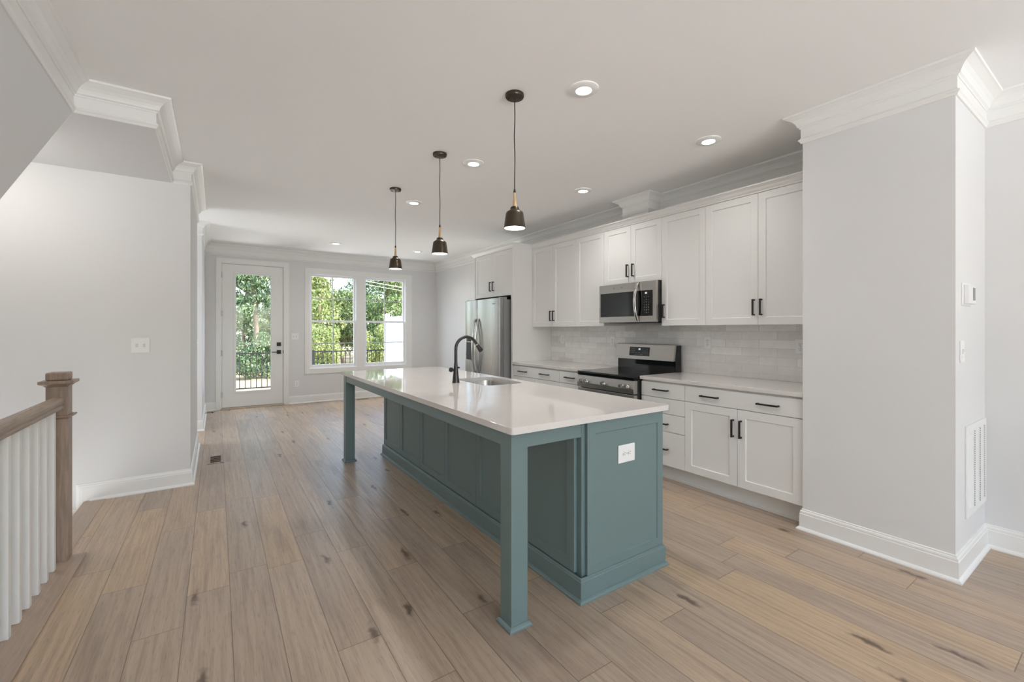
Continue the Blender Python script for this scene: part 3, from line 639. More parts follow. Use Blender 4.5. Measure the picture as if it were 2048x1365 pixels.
hp = [(-0.032, 0.892), (-0.024, 0.888), (0.024, 0.888), (0.032, 0.892), (0.032, 0.902), (0.026, 0.908), (0.032, 0.922), (0.033, 0.938), (0.024, 0.951), (0.010, 0.956), (-0.010, 0.956), (-0.024, 0.951), (-0.033, 0.938), (-0.032, 0.922), (-0.026, 0.908), (-0.032, 0.902)]
obj('handrail', MB().prism([(-0.757+a, z) for a, z in hp], 1, -1.0, ny0), M['oak_y'], r, 0.002)
k = 0; y = 3.415
while y > -0.95:
    obj('baluster', MB().box(-0.773, -0.741, y-0.016, y+0.016, 0.011, 0.889), M['trim'], r, 0.002); y -= 0.1275

# ------------------------------------------------------------------ kitchen island
def rrect(x0, x1, y0, y1, r, n=6):
    pts = []
    for cx_, cy_, a0 in ((x1-r, y1-r, 0), (x0+r, y1-r, 90), (x0+r, y0+r, 180), (x1-r, y0+r, 270)):
        for k in range(n+1): a = math.radians(a0+90*k/n); pts.append((cx_+r*math.cos(a), cy_+r*math.sin(a)))
    return pts
def slab_with_hole(outer, inner, z0, z1):
    bm = bmesh.new(); es = []
    for L_ in (outer, inner):
        if not L_: continue
        vs = [bm.verts.new((x, y, z0)) for x, y in L_]; es += [bm.edges.new((vs[i], vs[(i+1) % len(vs)])) for i in range(len(vs))]
    bmesh.ops.triangle_fill(bm, use_beauty=True, use_dissolve=False, edges=es)
    g = bmesh.ops.extrude_face_region(bm, geom=list(bm.faces)); bmesh.ops.translate(bm, verts=[v for v in g['geom'] if isinstance(v, bmesh.types.BMVert)], vec=(0, 0, z1-z0))
    bm.verts.index_update(); mb = MB().add([tuple(v.co) for v in bm.verts], [tuple(v.index for v in f.verts) for f in bm.faces]); bm.free(); return mb
IX0, IX1, IY0, IY1 = 1.505, 2.115, 1.612, 4.665
isl = thing('kitchen_island', 'long sage teal kitchen island with panelled side and corner posts', 'island', (1.6, 3.14, 0))
obj('body', slab_with_hole([(IX0, IY0), (IX1, IY0), (IX1, IY1), (IX0, IY1)], [(1.60, 2.78), (2.10, 2.78), (2.10, 3.52), (1.60, 3.52)], 0.08, 0.884), M['teal'], isl, 0.002)
px0, px1 = 1.080, 1.170
for (ya, yb) in ((1.607, 1.697), (4.606, 4.696)):
    p = obj('post', MB().box(px0, px1, ya, yb, 0, 0.884), M['teal'], isl, 0.002)
    s = 0.015
    obj('shoe_moulding', MB().sweep([(0, 0.0005), (s, 0.0005), (s, 0.008), (s*0.7, 0.015), (0.003, 0.021), (0, 0.021)], [(px0, yb), (px0, ya), (px1, ya), (px1, yb)], closed=True), M['teal'], p)
obj('apron', MB().box(px0+0.004, px0+0.024, 1.697, 4.606, 0.812, 0.884), M['teal'], isl, 0.0015)
obj('apron', MB().box(px1, IX0, 1.614, 1.634, 0.806, 0.884), M['teal'], isl, 0.0015)
obj('apron', MB().box(px1, IX0, 4.668, 4.688, 0.806, 0.884), M['teal'], isl, 0.0015)
pw = (4.665-1.645)/6
for k in range(6):
    obj('side_panel', MB().shaker('x', 1.645+k*pw+0.0015, 1.645+(k+1)*pw-0.0015, 0.120, 0.870, IX0-0.019, 0.019, 0.055, 0.009), M['teal'], isl, 0.0012)
obj('end_panel', MB().shaker('y', 1.527, IX1, 0.116, 0.883, IY0-0.019, 0.019, rec=0.007, rails=(0.055, 0.045, 0.045, 0.066)), M['teal'], isl, 0.0012)
IB = [(0, 0.0005), (0.030, 0.0005), (0.030, 0.007), (0.025, 0.014), (0.017, 0.019), (0.015, 0.019), (0.015, 0.100), (0.011, 0.104), (0.011, 0.110), (0.005, 0.115), (0, 0.115)]
obj('baseboard', MB().sweep(IB, [(IX0-0.016, IY1+0.002), (IX0-0.016, IY0-0.014), (IX1-0.004, IY0-0.014), (IX1-0.004, IY1+0.002)], closed=True), M['teal'], isl)
plate('y-', 1.815, 0.682, IY0-0.012, 0.129, 0.095, 'o', 'white horizontal outlet plate on the island end panel', 'outlet', horiz=True)

SKX0, SKX1, SKY0, SKY1 = 1.70, 2.065, 2.87, 3.43
top = slab_with_hole(rrect(1.055, 2.143, 1.565, 4.71, 0.018), rrect(SKX0, SKX1, SKY0, SKY1, 0.07), 0.884, 0.914)
single('island_worktop', top, M['quartz'], 'glossy white quartz worktop on the teal island with sink cutout', 'worktop', (1.6, 3.14, 0.884), 0.0025)
# sink
def basin(x0, x1, y0, y1, r, zt, zb):
    mb = MB(); rings = [(0.012, zt), (-0.002, zt), (-0.004, zt-0.01), (-0.010, zb+0.04), (-0.022, zb+0.012), (-0.045, zb), ]
    n = None; vs = []
    for off, z in rings:
        lp = rrect(x0-off, x1+off, y0-off, y1+off, max(0.02, r+off)); n = len(lp); vs += [(x, y, z) for x, y in lp]
    fs = [(i*n+k, i*n+(k+1) % n, (i+1)*n+(k+1) % n, (i+1)*n+k) for i in range(len(rings)-1) for k in range(n)]
    fs.append(tuple(range((len(rings)-1)*n, len(rings)*n)))
    return mb.add(vs, fs, True)
sk = thing('sink', 'undermount stainless steel sink in the island worktop', 'sink', (1.88, 3.15, 0.68))
bo = obj('basin', basin(SKX0, SKX1, SKY0, SKY1, 0.07, 0.8828, 0.69), M['sinksteel'], sk)
md = bo.modifiers.new('thick', 'SOLIDIFY'); md.thickness = 0.0015; md.offset = 1
obj('drain', MB().lathe([(0.055, 0.692), (0.055, 0.694), (0.042, 0.695), (0.038, 0.6925), (0.0001, 0.6925)], (1.88, 3.15, 0), 24), M['chrome'], sk)
# faucet
fx, fy = 1.603, 3.19
fa = thing('faucet', 'dark gooseneck pull down faucet beside the island sink', 'faucet', (fx, fy, 0.914))
obj('base', MB().lathe([(0.030, 0.9145), (0.030, 0.918), (0.026, 0.94), (0.018, 1.02), (0.0145, 1.06), (0.0135, 1.075)], (fx, fy, 0), 24), M['gunmetal'], fa)
pts = [(fx, fy, 1.07), (fx, fy, 1.12), (fx, fy, 1.175)]
R_ = 0.098
for k in range(1, 15): a = math.radians(180-k*10.6); pts.append((fx+R_+R_*math.cos(a), fy, 1.185+R_*math.sin(a)))
neck = obj('neck', MB().tube(pts, 0.0125, 16), M['gunmetal'], fa)
e0 = Vector(pts[-1]); dr = (Vector(pts[-1])-Vector(pts[-2])).normalized()
obj('spray_head', MB().tube([e0-dr*0.005, e0+dr*0.02, e0+dr*0.05, e0+dr*0.085, e0+dr*0.09], [0.0128, 0.015, 0.0175, 0.021, 0.019], 18), M['gunmetal'], fa)
obj('head_joint', MB().tube([e0+dr*0.014, e0+dr*0.022], 0.0165, 18), M['chrome'], fa)
obj('lever', MB().tube([(fx-0.004, fy+0.01, 1.015), (fx-0.018, fy+0.045, 1.015)], 0.012, 16).tube([(fx-0.016, fy+0.042, 1.015), (fx-0.021, fy+0.055, 1.015)], 0.019, 18), M['gunmetal'], fa)
obj('spray_button', MB().tube([(fx+0.012, fy-0.004, 1.035), (fx+0.030, fy-0.004, 1.035)], 0.007, 12), M['gunmetal'], fa)

# ------------------------------------------------------------------ base cabinets
BFX = 3.285   # face of doors and drawers
def bar_pull(kind, parent, x, y, z, L):
    h = L/2; mb = MB(); w = 0.006
    if kind == 'v':
        mb.box(x-0.034, x-0.022, y-w, y+w, z-h, z+h); mb.box(x-0.022, x, y-w, y+w, z+h-0.012, z+h); mb.box(x-0.022, x, y-w, y+w, z-h, z-h+0.012)
    else:
        mb.box(x-0.034, x-0.022, y-h, y+h, z-w, z+w); mb.box(x-0.022, x, y+h-0.012, y+h, z-w, z+w); mb.box(x-0.022, x, y-h, y-h+0.012, z-w, z+w)
    return obj('handle', mb, M['black'], parent, 0.0012)
def base_cab(label, y0, y1, drawers, doors):
    c = thing('base_cabinet', label, 'cabinet', (3.6, (y0+y1)/2, 0), 'base cabinets')
    obj('carcass', MB().box(BFX+0.02, KX-0.012, y0+0.0005, y1-0.0005, 0.14, 0.8835), M['cabinet'], c)
    obj('toe_kick', MB().box(3.385, 3.40, y0+0.0005, y1-0.0005, 0.0, 0.14).box(3.372, 3.385, y0+0.0005, y1-0.0005, 0.0, 0.018), M['cabinet'], c)
    for z0, z1, pulls in drawers:
        dr_ = obj('drawer', MB().box(BFX, BFX+0.02, y0+0.0018, y1-0.0018, z0, z1), M['cabinet'], c, 0.0015)
        for py, pz, pl in pulls: bar_pull('h', dr_, BFX, py, pz, pl)
    for a, b, z0, z1, hy in doors:
        do = obj('door', MB().shaker('x', a, b, z0, z1, BFX, 0.02, 0.06, 0.008), M['cabinet'], c, 0.0012)
        if hy: bar_pull('v', do, BFX, hy, 0.588, 0.135)
    return c
base_cab('white two door base cabinet with wide two pull drawer beside the right pier', 1.352, 2.253, [(0.738, 0.868, [(2.026, 0.803, 0.152), (1.576, 0.802, 0.152)])],
         [(1.354, 1.801, 0.146, 0.733, 1.772), (1.804, 2.2512, 0.146, 0.733, 1.833)])
base_cab('white base cabinet with a stack of four drawers right of the stove', 2.253, 2.712,
         [(0.738, 0.868, [(2.49, 0.805, 0.152)]), (0.602, 0.733, [(2.49, 0.667, 0.152)]), (0.446, 0.597, [(2.49, 0.512, 0.152)]), (0.146, 0.441, [(2.49, 0.29, 0.152)])], [])
base_cab('narrow white base cabinet with one drawer left of the stove', 3.494, 3.893, [(0.738, 0.868, [(3.703, 0.805, 0.152)])], [(3.496, 3.8912, 0.146, 0.733, 3.53)])
base_cab('white base cabinet with wide two pull drawer beside the refrigerator panel', 3.893, 4.838, [(0.738, 0.868, [(4.612, 0.803, 0.175), (4.16, 0.803, 0.165)])],
         [(3.895, 4.364, 0.146, 0.733, 4.335), (4.367, 4.8362, 0.146, 0.733, 4.40)])
CTX = 3.268
single('kitchen_worktop', MB().box(CTX, KX-0.011, 1.348, 2.716, 0.884, 0.914), M['quartz'], 'white quartz worktop between the stove and the right pier', 'worktop', (3.6, 2.0, 0.884), 0.002)
single('kitchen_worktop', MB().box(CTX, KX-0.011, 3.490, 4.8385, 0.884, 0.914), M['quartz'], 'white quartz worktop between the refrigerator panel and the stove', 'worktop', (3.6, 4.2, 0.884), 0.002)
single('backsplash', MB().box(TX, KX-0.0006, 1.3465, 4.8385, 0.9145, 1.40), M['tile'], 'glazed pale grey subway tile splashback behind the stove', 'splashback')

# ------------------------------------------------------------------ wall cabinets
UFX = 3.60; UZ0, UZ1 = 1.383, 2.440
def wall_cab(label, y0, y1, z0, z1, doors, fx=UFX, x1=KX-0.001, group='wall cabinets'):
    c = thing('wall_cabinet', label, 'cabinet', ((fx+x1)/2, (y0+y1)/2, z0), group)
    obj('carcass', MB().box(fx+0.02, x1, y0+0.0005, y1-0.0005, z0+0.004, z1+0.03), M['cabinet'], c)
    for a, b, hy, hz in doors:
        do = obj('door', MB().shaker('x', a+0.0015, b-0.0015, z0, z1, fx, 0.02, 0.058, 0.008), M['cabinet'], c, 0.0012)
        bar_pull('v', do, fx, hy, hz, 0.132)
    return c
wall_cab('white two door wall cabinet touching the right pier', 1.352, 2.262, UZ0, UZ1, [(1.352, 1.807, 1.778, 1.523), (1.807, 2.262, 1.836, 1.523)])
wall_cab('white single door wall cabinet right of the microwave', 2.262, 2.726, UZ0, UZ1, [(2.262, 2.726, 2.692, 1.523)])
wall_cab('short white two door wall cabinet above the microwave', 2.726, 3.492, 1.832, UZ1, [(2.726, 3.109, 3.072, 1.965), (3.109, 3.492, 3.146, 1.965)])
wall_cab('white single door wall cabinet left of the microwave', 3.492, 3.953, UZ0, UZ1, [(3.492, 3.953, 3.527, 1.523)])
wall_cab('white two door wall cabinet beside the refrigerator panel', 3.953, 4.838, UZ0, UZ1, [(3.953, 4.396, 4.366, 1.523), (4.396, 4.838, 4.426, 1.523)])
fc = wall_cab('deep white two door cabinet with a tall end panel around the refrigerator', 4.862, 5.885, 1.815, UZ1, [(4.880, 5.375, 5.334, 1.965), (5.375, 5.870, 5.416, 1.965)], fx=3.285)
obj('end_panel', MB().box(3.285, KX-0.001, 4.8405, 4.860, 0, UZ1+0.03).box(3.275, 3.2845, 4.8395, 4.879, 0, UZ1+0.03), M['cabinet'], fc, 0.001)
obj('end_panel', MB().box(3.285, KX-0.001, 5.887, 5.907, 0, UZ1+0.03), M['cabinet'], fc, 0.001)
obj('bottom_board', MB().box(3.31, KX-0.001, 4.862, 5.885, 1.800, 1.8145), M['brown_board'], fc)
CC = [(-0.018, 2.442), (0.006, 2.442), (0.008, 2.452), (0.020, 2.462), (0.030, 2.478), (0.046, 2.490), (0.054, 2.493), (0.054, 2.503), (-0.018, 2.503)]
single('cabinet_cornice', MB().sweep(CC, [(KX-0.005, 5.908), (3.283, 5.908), (3.283, 4.838), (UFX, 4.838), (UFX, 1.347)][::1]), M['cabinet'], 'white cornice moulding along the top of the wall cabinets', 'moulding')

# ------------------------------------------------------------------ stove
ry0, ry1 = 2.722, 3.484; rf = 3.20; rc = (ry0+ry1)/2
st_ = thing('stove', 'stainless steel electric range with black glass cooktop', 'stove', (3.5, rc, 0))
obj('body', MB().box(3.245, 3.905, ry0, ry1, 0.03, 0.878).box(3.30, 3.88, ry0+0.03, ry1-0.03, 0, 0.03), M['dark_plastic'], st_, 0.002)
obj('cooktop', MB().prism([(rf-0.004, 0.868), (rf-0.006, 0.895), (rf, 0.9085), (3.84, 0.9165), (3.84, 0.905), (3.25, 0.880), (3.246, 0.868)], 1, ry0-0.001, ry1+0.001), M['black_gloss'], st_, 0.002)
cp = obj('control_panel', MB().prism([(3.245, 0.866), (rf+0.002, 0.866), (rf-0.012, 0.79), (rf-0.008, 0.742), (3.245, 0.742)], 1, ry0, ry1), M['steel_y'], st_, 0.002)
for u in (3.41, 3.345, 3.10, 2.86, 2.795):
    kb = obj('knob', MB().lathe([(0.024, 0.0), (0.023, 0.006), (0.0195, 0.010), (0.0185, 0.034), (0.0165, 0.038), (0.0001, 0.039)], (0, 0, 0), 24).xf(lambda x, y, z: (rf-0.009-z*0.985, u+x, 0.805+y+z*0.12)), M['chrome'], cp)
    obj('pointer', MB().box(rf-0.052, rf-0.047, u-0.004, u+0.004, 0.795, 0.826), M['chrome'], kb, 0.001)
    mk = MB()
    for dz in (0.022, -0.006): mk.box(rf-0.0125, rf-0.0105, u+0.030, u+0.036, 0.80+dz-0.003, 0.80+dz+0.003)
    obj('knob_marks', mk, M['faint_marks'], cp)
od = obj('oven_door', MB().box(rf-0.002, 3.245, ry0+0.002, ry1-0.002, 0.245, 0.733), M['steel_y'], st_, 0.003)
obj('oven_window', MB().box(rf-0.004, rf-0.002, ry0+0.09, ry1-0.09, 0.33, 0.62), M['black_gloss'], od)
obj('oven_handle', MB().prism([(rf-0.055, 0.675), (rf-0.048, 0.665), (rf-0.034, 0.665), (rf-0.030, 0.69), (rf-0.036, 0.713), (rf-0.050, 0.708)], 1, ry0+0.012, ry1-0.012).box(rf-0.036, rf, ry0+0.03, ry0+0.06, 0.675, 0.705).box(rf-0.036, rf, ry1-0.06, ry1-0.03, 0.675, 0.705), M['chrome'], od, 0.004)
obj('storage_drawer', MB().box(rf, 3.245, ry0+0.002, ry1-0.002, 0.06, 0.235), M['steel_y'], st_, 0.003)
gx = 3.80
bg = obj('backguard', MB().prism([(gx-0.018, 1.022), (gx+0.006, 1.186), (gx+0.03, 1.192), (gx+0.10, 1.192), (gx+0.10, 1.022)], 1, ry0, ry1), M['steel_y'], st_, 0.003)
obj('vent_housing', MB().box(gx+0.014, gx+0.10, ry0+0.004, ry1-0.004, 0.905, 1.0215), M['black_gloss'], st_, 0.002)
obj('side_cap', MB().prism([(gx+0.012, 0.91), (gx+0.012, 1.02), (gx+0.034, 1.180), (gx+0.104, 1.180), (gx+0.104, 0.91)], 1, ry0-0.004, ry0-0.0005), M['dark_plastic'], bg)
def on_guard(yc, zc, dy, dz):   # point on the leaning steel front
    z = zc+dz; return (gx-0.018+0.024*(z-1.022)/0.164-0.0012, yc-dy, z)
dp = MB().add([on_guard(rc+0.055, 1.108, a, b) for a, b in ((-0.135, -0.047), (0.135, -0.047), (0.135, 0.047), (-0.135, 0.047))]+[tuple(Vector(on_guard(rc+0.055, 1.108, a, b))+Vector((0.002, 0, 0))) for a, b in ((-0.135, -0.047), (0.135, -0.047), (0.135, 0.047), (-0.135, 0.047))], [(0, 1, 2, 3), (7, 6, 5, 4), (0, 4, 5, 1), (1, 5, 6, 2), (2, 6, 7, 3), (3, 7, 4, 0)])
do_ = obj('display_panel', dp, M['black_gloss'], bg)
def guard_txt(s, size, a, b): return text_mb(s, size, lambda x, y, z: tuple(Vector(on_guard(rc+0.055, 1.108, a+x, b+y))-Vector((0.0006+z, 0, 0))))
obj('clock_digits', guard_txt('88', 0.026, 0.0, 0.024), M['digits'], do_)
mk = MB()
for row, (b, xs) in enumerate(((0.028, (-0.115, -0.092, -0.069, 0.055, 0.08, 0.105)), (0.006, (-0.115, -0.092, -0.069, 0.055, 0.08, 0.105)), (-0.014, [(-0.115+0.0205*i) for i in range(12)]), (-0.034, [(-0.04+0.02*i) for i in range(5)]))):
    for i, a in enumerate(xs):
        q = guard_txt('1234567890'[(i+row*3) % 10], 0.012, a, b); mk.add(q.v, q.f)
obj('key_marks', mk, M['marks'], do_)

# ------------------------------------------------------------------ microwave
my0, my1, mf, mz0, mz1 = 2.729, 3.489, 3.522, 1.418, 1.829
mw = thing('microwave', 'stainless over the range microwave with black window and keypad', 'microwave', (3.7, 3.11, mz0))
obj('housing', MB().box(mf+0.035, KX-0.012, my0, my1, mz0+0.008, mz1), M['dark_plastic'], mw, 0.002)
ms = 2.928
md_ = obj('door', MB().box(mf, mf+0.034, ms+0.001, my1, mz0, mz1-0.002), M['steel_y'], mw, 0.004)
obj('window', MB().box(mf-0.0015, mf, ms+0.036, my1-0.022, mz0+0.062, mz1-0.094), M['black_gloss'], md_)
obj('control_panel', MB().box(mf, mf+0.034, my0, ms-0.001, mz0, mz1-0.002), M['steel_y'], mw, 0.004)
kp = obj('keypad', MB().box(mf-0.0015, mf, my0+0.040, ms+0.030, mz0+0.062, mz1-0.094), M['black_gloss'], mw)
def mtxt(s, size, y, z): return text_mb(s, size, lambda x, yy, zz: (mf-0.0017-zz, y-x, z+yy))
obj('clock_digits', mtxt('00', 0.026, 2.848, 1.707), M['digits'], kp)
mk = MB()
rows = ['***', '-+-', '-+-', '123', '456', '789', '-0+']
for ri, rw_ in enumerate(rows):
    for ci, ch in enumerate(rw_):
        q = mtxt(ch, 0.015, 2.870-ci*0.026, 1.667-ri*0.0255); mk.add(q.v, q.f)
obj('key_marks', mk, M['marks'], kp)
hp_ = []
for k in range(13):
    s = k/12; z = mz0+0.018+s*(mz1-mz0-0.035); hp_.append((mf-0.006-0.045*math.sin(PI*s)**0.8, ms+0.024, z))
hb = MB().tube(hp_, 0.011, 14); hb.xf(lambda x, y, z: (x, (y-(ms+0.024))*1.5+ms+0.024, z))
obj('handle', hb, M['chrome'], md_)
obj('underside_vent', MB().box(mf+0.03, KX-0.05, my0+0.03, my1-0.12, mz0-0.004, mz0+0.008), M['dark_plastic'], mw)
lg = MB()
for dy in (0.0, -0.10): lg.lathe([(0.010, 0), (0.010, 0.0006)], (0, 0, 0), 18).xf(lambda x, y, z: (x, y, z))
lgm = MB()
for dy in (3.27, 3.165): q = MB().lathe([(0.010, 0), (0.010, 0.0008)], (0, 0, 0), 18, smooth=False); q.xf(lambda x, y, z: (mf-z, dy+x, 1.783+y)); lgm.add(q.v, q.f)
obj('door_emblem', lgm, M['steel_z'], md_)

# ------------------------------------------------------------------ refrigerator
fy0, fy1, fz1 = 4.905, 5.875, 1.772
fr_ = thing('refrigerator', 'stainless side by side refrigerator with water dispenser beside the tall panel', 'refrigerator', (3.5, 5.4, 0))
obj('cabinet_box', MB().box(3.185, 3.88, fy0+0.012, fy1-0.012, 0.02, 1.755), M['fridge_side'], fr_, 0.003)
def fdoor(a, b):
    n = 10; poly = []
    for k in range(n+1):
        s = k/n; y = a+(b-a)*s; poly.append((3.10+0.012*(2*s-1)**2*1.0, y))
    poly += [(3.175, b), (3.175, a)]
    return MB().prism(poly, 2, 0.06, fz1)
ys_ = 5.505
for a, b, hy, nm in ((fy0, ys_-0.003, ys_-0.045, 'door'), (ys_+0.003, fy1, ys_+0.045, 'door')):
    do = obj(nm, fdoor(a, b), M['steel_z'], fr_, 0.004)
    hp_ = []
    for k in range(17):
        s = k/16; z = 0.70+s*0.80; hp_.append((3.105-0.055*math.sin(PI*s)**0.7-0.002, hy, z))
    hm = MB().tube(hp_, 0.013, 14); obj('handle', hm, M['chrome'], do)
    obj('hinge_cover', MB().box(3.13, 3.24, (a+0.02 if a == fy0 else b-0.06), (a+0.06 if a == fy0 else b-0.02), fz1-0.02, fz1+0.012), M['grey_plastic'], do, 0.003)
    if a != fy0:
        dsp = obj('water_dispenser', frame_mb(MB(), 0, 0.22, 0.89, 1.26, 0.012, 0, 0.01).xf(lambda x, y, z: (3.098+y-0.004, 5.83-x, z)), M['chrome'], do, 0.002)
        obj('recess', MB().box(3.0985, 3.1005, 5.625, 5.815, 0.905, 1.16), M['dark_plastic'], dsp)
        obj('touch_panel', MB().box(3.096, 3.1005, 5.625, 5.815, 1.17, 1.245), M['black_gloss'], dsp)
        obj('drip_tray', MB().box(3.075, 3.1005, 5.64, 5.80, 0.892, 0.905), M['chrome'], dsp)
    else:
        obj('badge', MB().box(3.0985, 3.104, 5.02, 5.08, 1.69, 1.70), M['grey_plastic'], do)
obj('toe_grille', MB().box(3.14, 3.19, fy0+0.02, fy1-0.02, 0.0, 0.055), M['dark_plastic'], fr_)

# ------------------------------------------------------------------ ceiling lights
def recessed(x, y, label, power=23):
    t = thing('recessed_light', label, 'ceiling light', (x, y, CZ), 'recessed ceiling lights')
    obj('trim_ring', MB().lathe([(0.088, -0.0005), (0.088, -0.005), (0.084, -0.008), (0.060, -0.011), (0.050, -0.013), (0.047, -0.013), (0.047, -0.006)], (x, y, CZ), 40, cap=False), M['trim'], t)
    obj('lens', MB().lathe([(0.0001, -0.0105), (0.047, -0.0105), (0.047, -0.006), (0.0001, -0.006)], (x, y, CZ), 32), M['lens'], t)
    light('recessed_lamp', 'SPOT', (0, 0, -0.03), (0, 0, 0), power, (1.0, 0.98, 0.955), radius=0.05, parent=t, spot=math.radians(150), blend=0.9)
    return t
recessed(1.805, 1.915, 'recessed ceiling light above the island, nearest the camera')
recessed(3.075, 1.908, 'recessed ceiling light in front of the two door cabinet by the pier', 13)
recessed(1.822, 3.29, 'recessed ceiling light above the middle of the island')
recessed(3.11, 3.31, 'recessed ceiling light in front of the microwave cabinet', 22)
recessed(1.832, 4.68, 'recessed ceiling light above the far end of the island')
recessed(1.63, 7.61, 'recessed ceiling light over the open floor near the window by the door')
recessed(3.025, 7.56, 'recessed ceiling light near the back wall corner by the refrigerator')

def pendant(y, label):
    x = 1.50; zb = 1.958
    t = thing('pendant_light', label, 'pendant light', (x, y, CZ), 'bronze pendants over the island')
    cn = obj('canopy', MB().lathe([(0.056, 0), (0.057, -0.012), (0.054, -0.020), (0.020, -0.024), (0.0001, -0.024)], (x, y, CZ), 36), M['bronze'], t)
    obj('screw', MB().lathe([(0.004, -0.020), (0.004, -0.030), (0.0001, -0.031)], (x-0.03, y+0.02, CZ), 10).lathe([(0.004, -0.020), (0.004, -0.030), (0.0001, -0.031)], (x+0.03, y-0.02, CZ), 10), M['black'], cn)
    cpts = [(x+0.002*math.sin(i*0.9)*math.sin(PI*i/12), y+0.0015*math.cos(i*1.3)*math.sin(PI*i/12), CZ-0.022-(CZ-0.022-2.188)*i/12) for i in range(13)]
    obj('cord', MB().tube(cpts, 0.0032, 8), M['black'], t)
    obj('cord_grip', MB().lathe([(0.004, 2.197), (0.0065, 2.190), (0.008, 2.178), (0.008, 2.174)], (x, y, 0), 16), M['black'], t)
    obj('handle', MB().lathe([(0.0075, 2.174), (0.0080, 2.15), (0.0105, 2.11), (0.0125, 2.093), (0.011, 2.088)], (x, y, 0), 20), M['ash'], t)
    sh = obj('shade', MB().lathe([(0.011, 2.090), (0.022, 2.088), (0.026, 2.082), (0.028, 2.072), (0.036, 2.066), (0.050, 2.056), (0.054, 2.046), (0.0665, zb), (0.064, zb), (0.052, 2.044), (0.034, 2.058), (0.011, 2.064)], (x, y, 0), 48, cap=False), M['bronze'], t)
    obj('lining', MB().lathe([(0.0636, zb+0.001), (0.0515, 2.043), (0.033, 2.057), (0.0001, 2.060)], (x, y, 0), 40, cap=False), M['shade_in'], sh)
    obj('diffuser', MB().lathe([(0.0001, zb+0.003), (0.055, zb+0.004), (0.0625, zb+0.008), (0.055, zb+0.014), (0.0001, zb+0.016)], (x, y, 0), 40), M['bulb'], sh)
    light('pendant_lamp', 'SPOT', (0, 0, zb-CZ-0.004), (0, 0, 0), 5, (1.0, 0.93, 0.84), radius=0.04, parent=t, spot=math.radians(140), blend=0.7)
    return t
pendant(2.195, 'bronze bell pendant over the near end of the island')
pendant(3.272, 'bronze bell pendant over the sink, middle of the three')
pendant(4.335, 'bronze bell pendant over the far end of the island')

t = thing('added_stair_light', 'round white flush light added unseen above the stair landing', 'ceiling light', (-1.35, 4.05, z_b))  # unseen fixture added to brighten the stairwell
obj('dome', MB().lathe([(0.14, 0), (0.14, -0.02), (0.12, -0.05), (0.06, -0.07), (0.0001, -0.075)], (-1.35, 4.05, z_b), 32), M['lens'], t)
light('stair_fill_lamp', 'POINT', (0, 0, -0.16), (0, 0, 0), 6, (1.0, 0.97, 0.93), radius=0.12, parent=t)

# ------------------------------------------------------------------ outdoors
GZ = -0.75
struct('ground', MB().box(-40, 60, BY+T+3.4, 70, GZ-0.3, GZ).box(-40, 60, -45, BY+T+3.4, GZ-0.3, GZ-0.001), M['ground'], 'dry tan ground beyond the deck', 'ground')
dkb = MB()
for k in range(24): dkb.box(-2.2, 3.95, BY+T+0.005+k*0.134, BY+T+0.005+k*0.134+0.128, -0.16, -0.12)
dkb.box(-2.2, 3.95, BY+T+0.005, 12.13, -0.35, -0.161)
struct('deck', dkb, M['deck'], 'wooden deck outside the glass door', 'deck')
RY = 12.0
rl = thing('deck_railing', 'black metal deck railing seen through the door and windows', 'railing', (1.0, RY, -0.12))
obj('top_rail', MB().box(-2.2, 3.83, RY-0.022, RY+0.022, 0.775, 0.805), M['rail_black'], rl)
obj('bottom_rail', MB().box(-2.2, 3.83, RY-0.016, RY+0.016, -0.045, -0.018), M['rail_black'], rl)
for x in (-2.15, 2.02): obj('post', MB().box(x-0.032, x+0.032, RY-0.032, RY+0.032, -0.12, 0.83), M['rail_black'], rl)
x = -2.05
while x < 3.8:
    if abs(x-2.02) > 0.06: obj('baluster', MB().box(x-0.008, x+0.008, RY-0.008, RY+0.008, -0.018, 0.775), M['rail_black'], rl)
    x += 0.113
pv = thing('privacy_fence', 'white vinyl privacy panel at the right edge of the deck', 'fence', (3.9, 10.5, -0.12))
obj('panel', MB().box(3.88, 3.92, BY+0.3, 11.95, -0.10, 1.70), M['vinyl_fence'], pv)
for yy in (11.98, 10.3): obj('post', MB().box(3.84, 3.96, yy-0.06, yy+0.06, -0.12, 1.76).add([(3.83, yy-0.07, 1.76), (3.97, yy-0.07, 1.76), (3.97, yy+0.07, 1.76), (3.83, yy+0.07, 1.76), (3.90, yy, 1.80)], [(3, 2, 1, 0), (0, 1, 4), (1, 2, 4), (2, 3, 4), (3, 0, 4)]), M['vinyl_fence'], pv)

def crown_mesh(seed, n, leaf, blobs):
    rnd = random.Random(seed); mb = MB(); tot = sum(b[3]*b[4]*b[5] for b in blobs)
    for (bx, by, bz, ax, ay, az) in blobs:
        for _ in range(int(n*ax*ay*az/tot)+1):
            while True:
                p = Vector((rnd.uniform(-1, 1), rnd.uniform(-1, 1), rnd.uniform(-1, 1)))
                if 0.25 < p.length < 1: break
            p = p.normalized()*(p.length**0.45)
            c = Vector((bx+p.x*ax, by+p.y*ay, bz+p.z*az))
            nrm = (p+Vector((rnd.uniform(-1, 1), rnd.uniform(-1, 1), rnd.uniform(-0.3, 1.2)))).normalized()
            u = nrm.cross(Vector((rnd.uniform(-1, 1), rnd.uniform(-1, 1), 0.2))).normalized(); w = nrm.cross(u); s = leaf*rnd.uniform(0.6, 1.4)
            mb.add([c-u*s, c+w*s*0.42+nrm*s*0.12, c+u*s, c-w*s*0.42+nrm*s*0.12], [(0, 1, 2, 3)])
    return mb
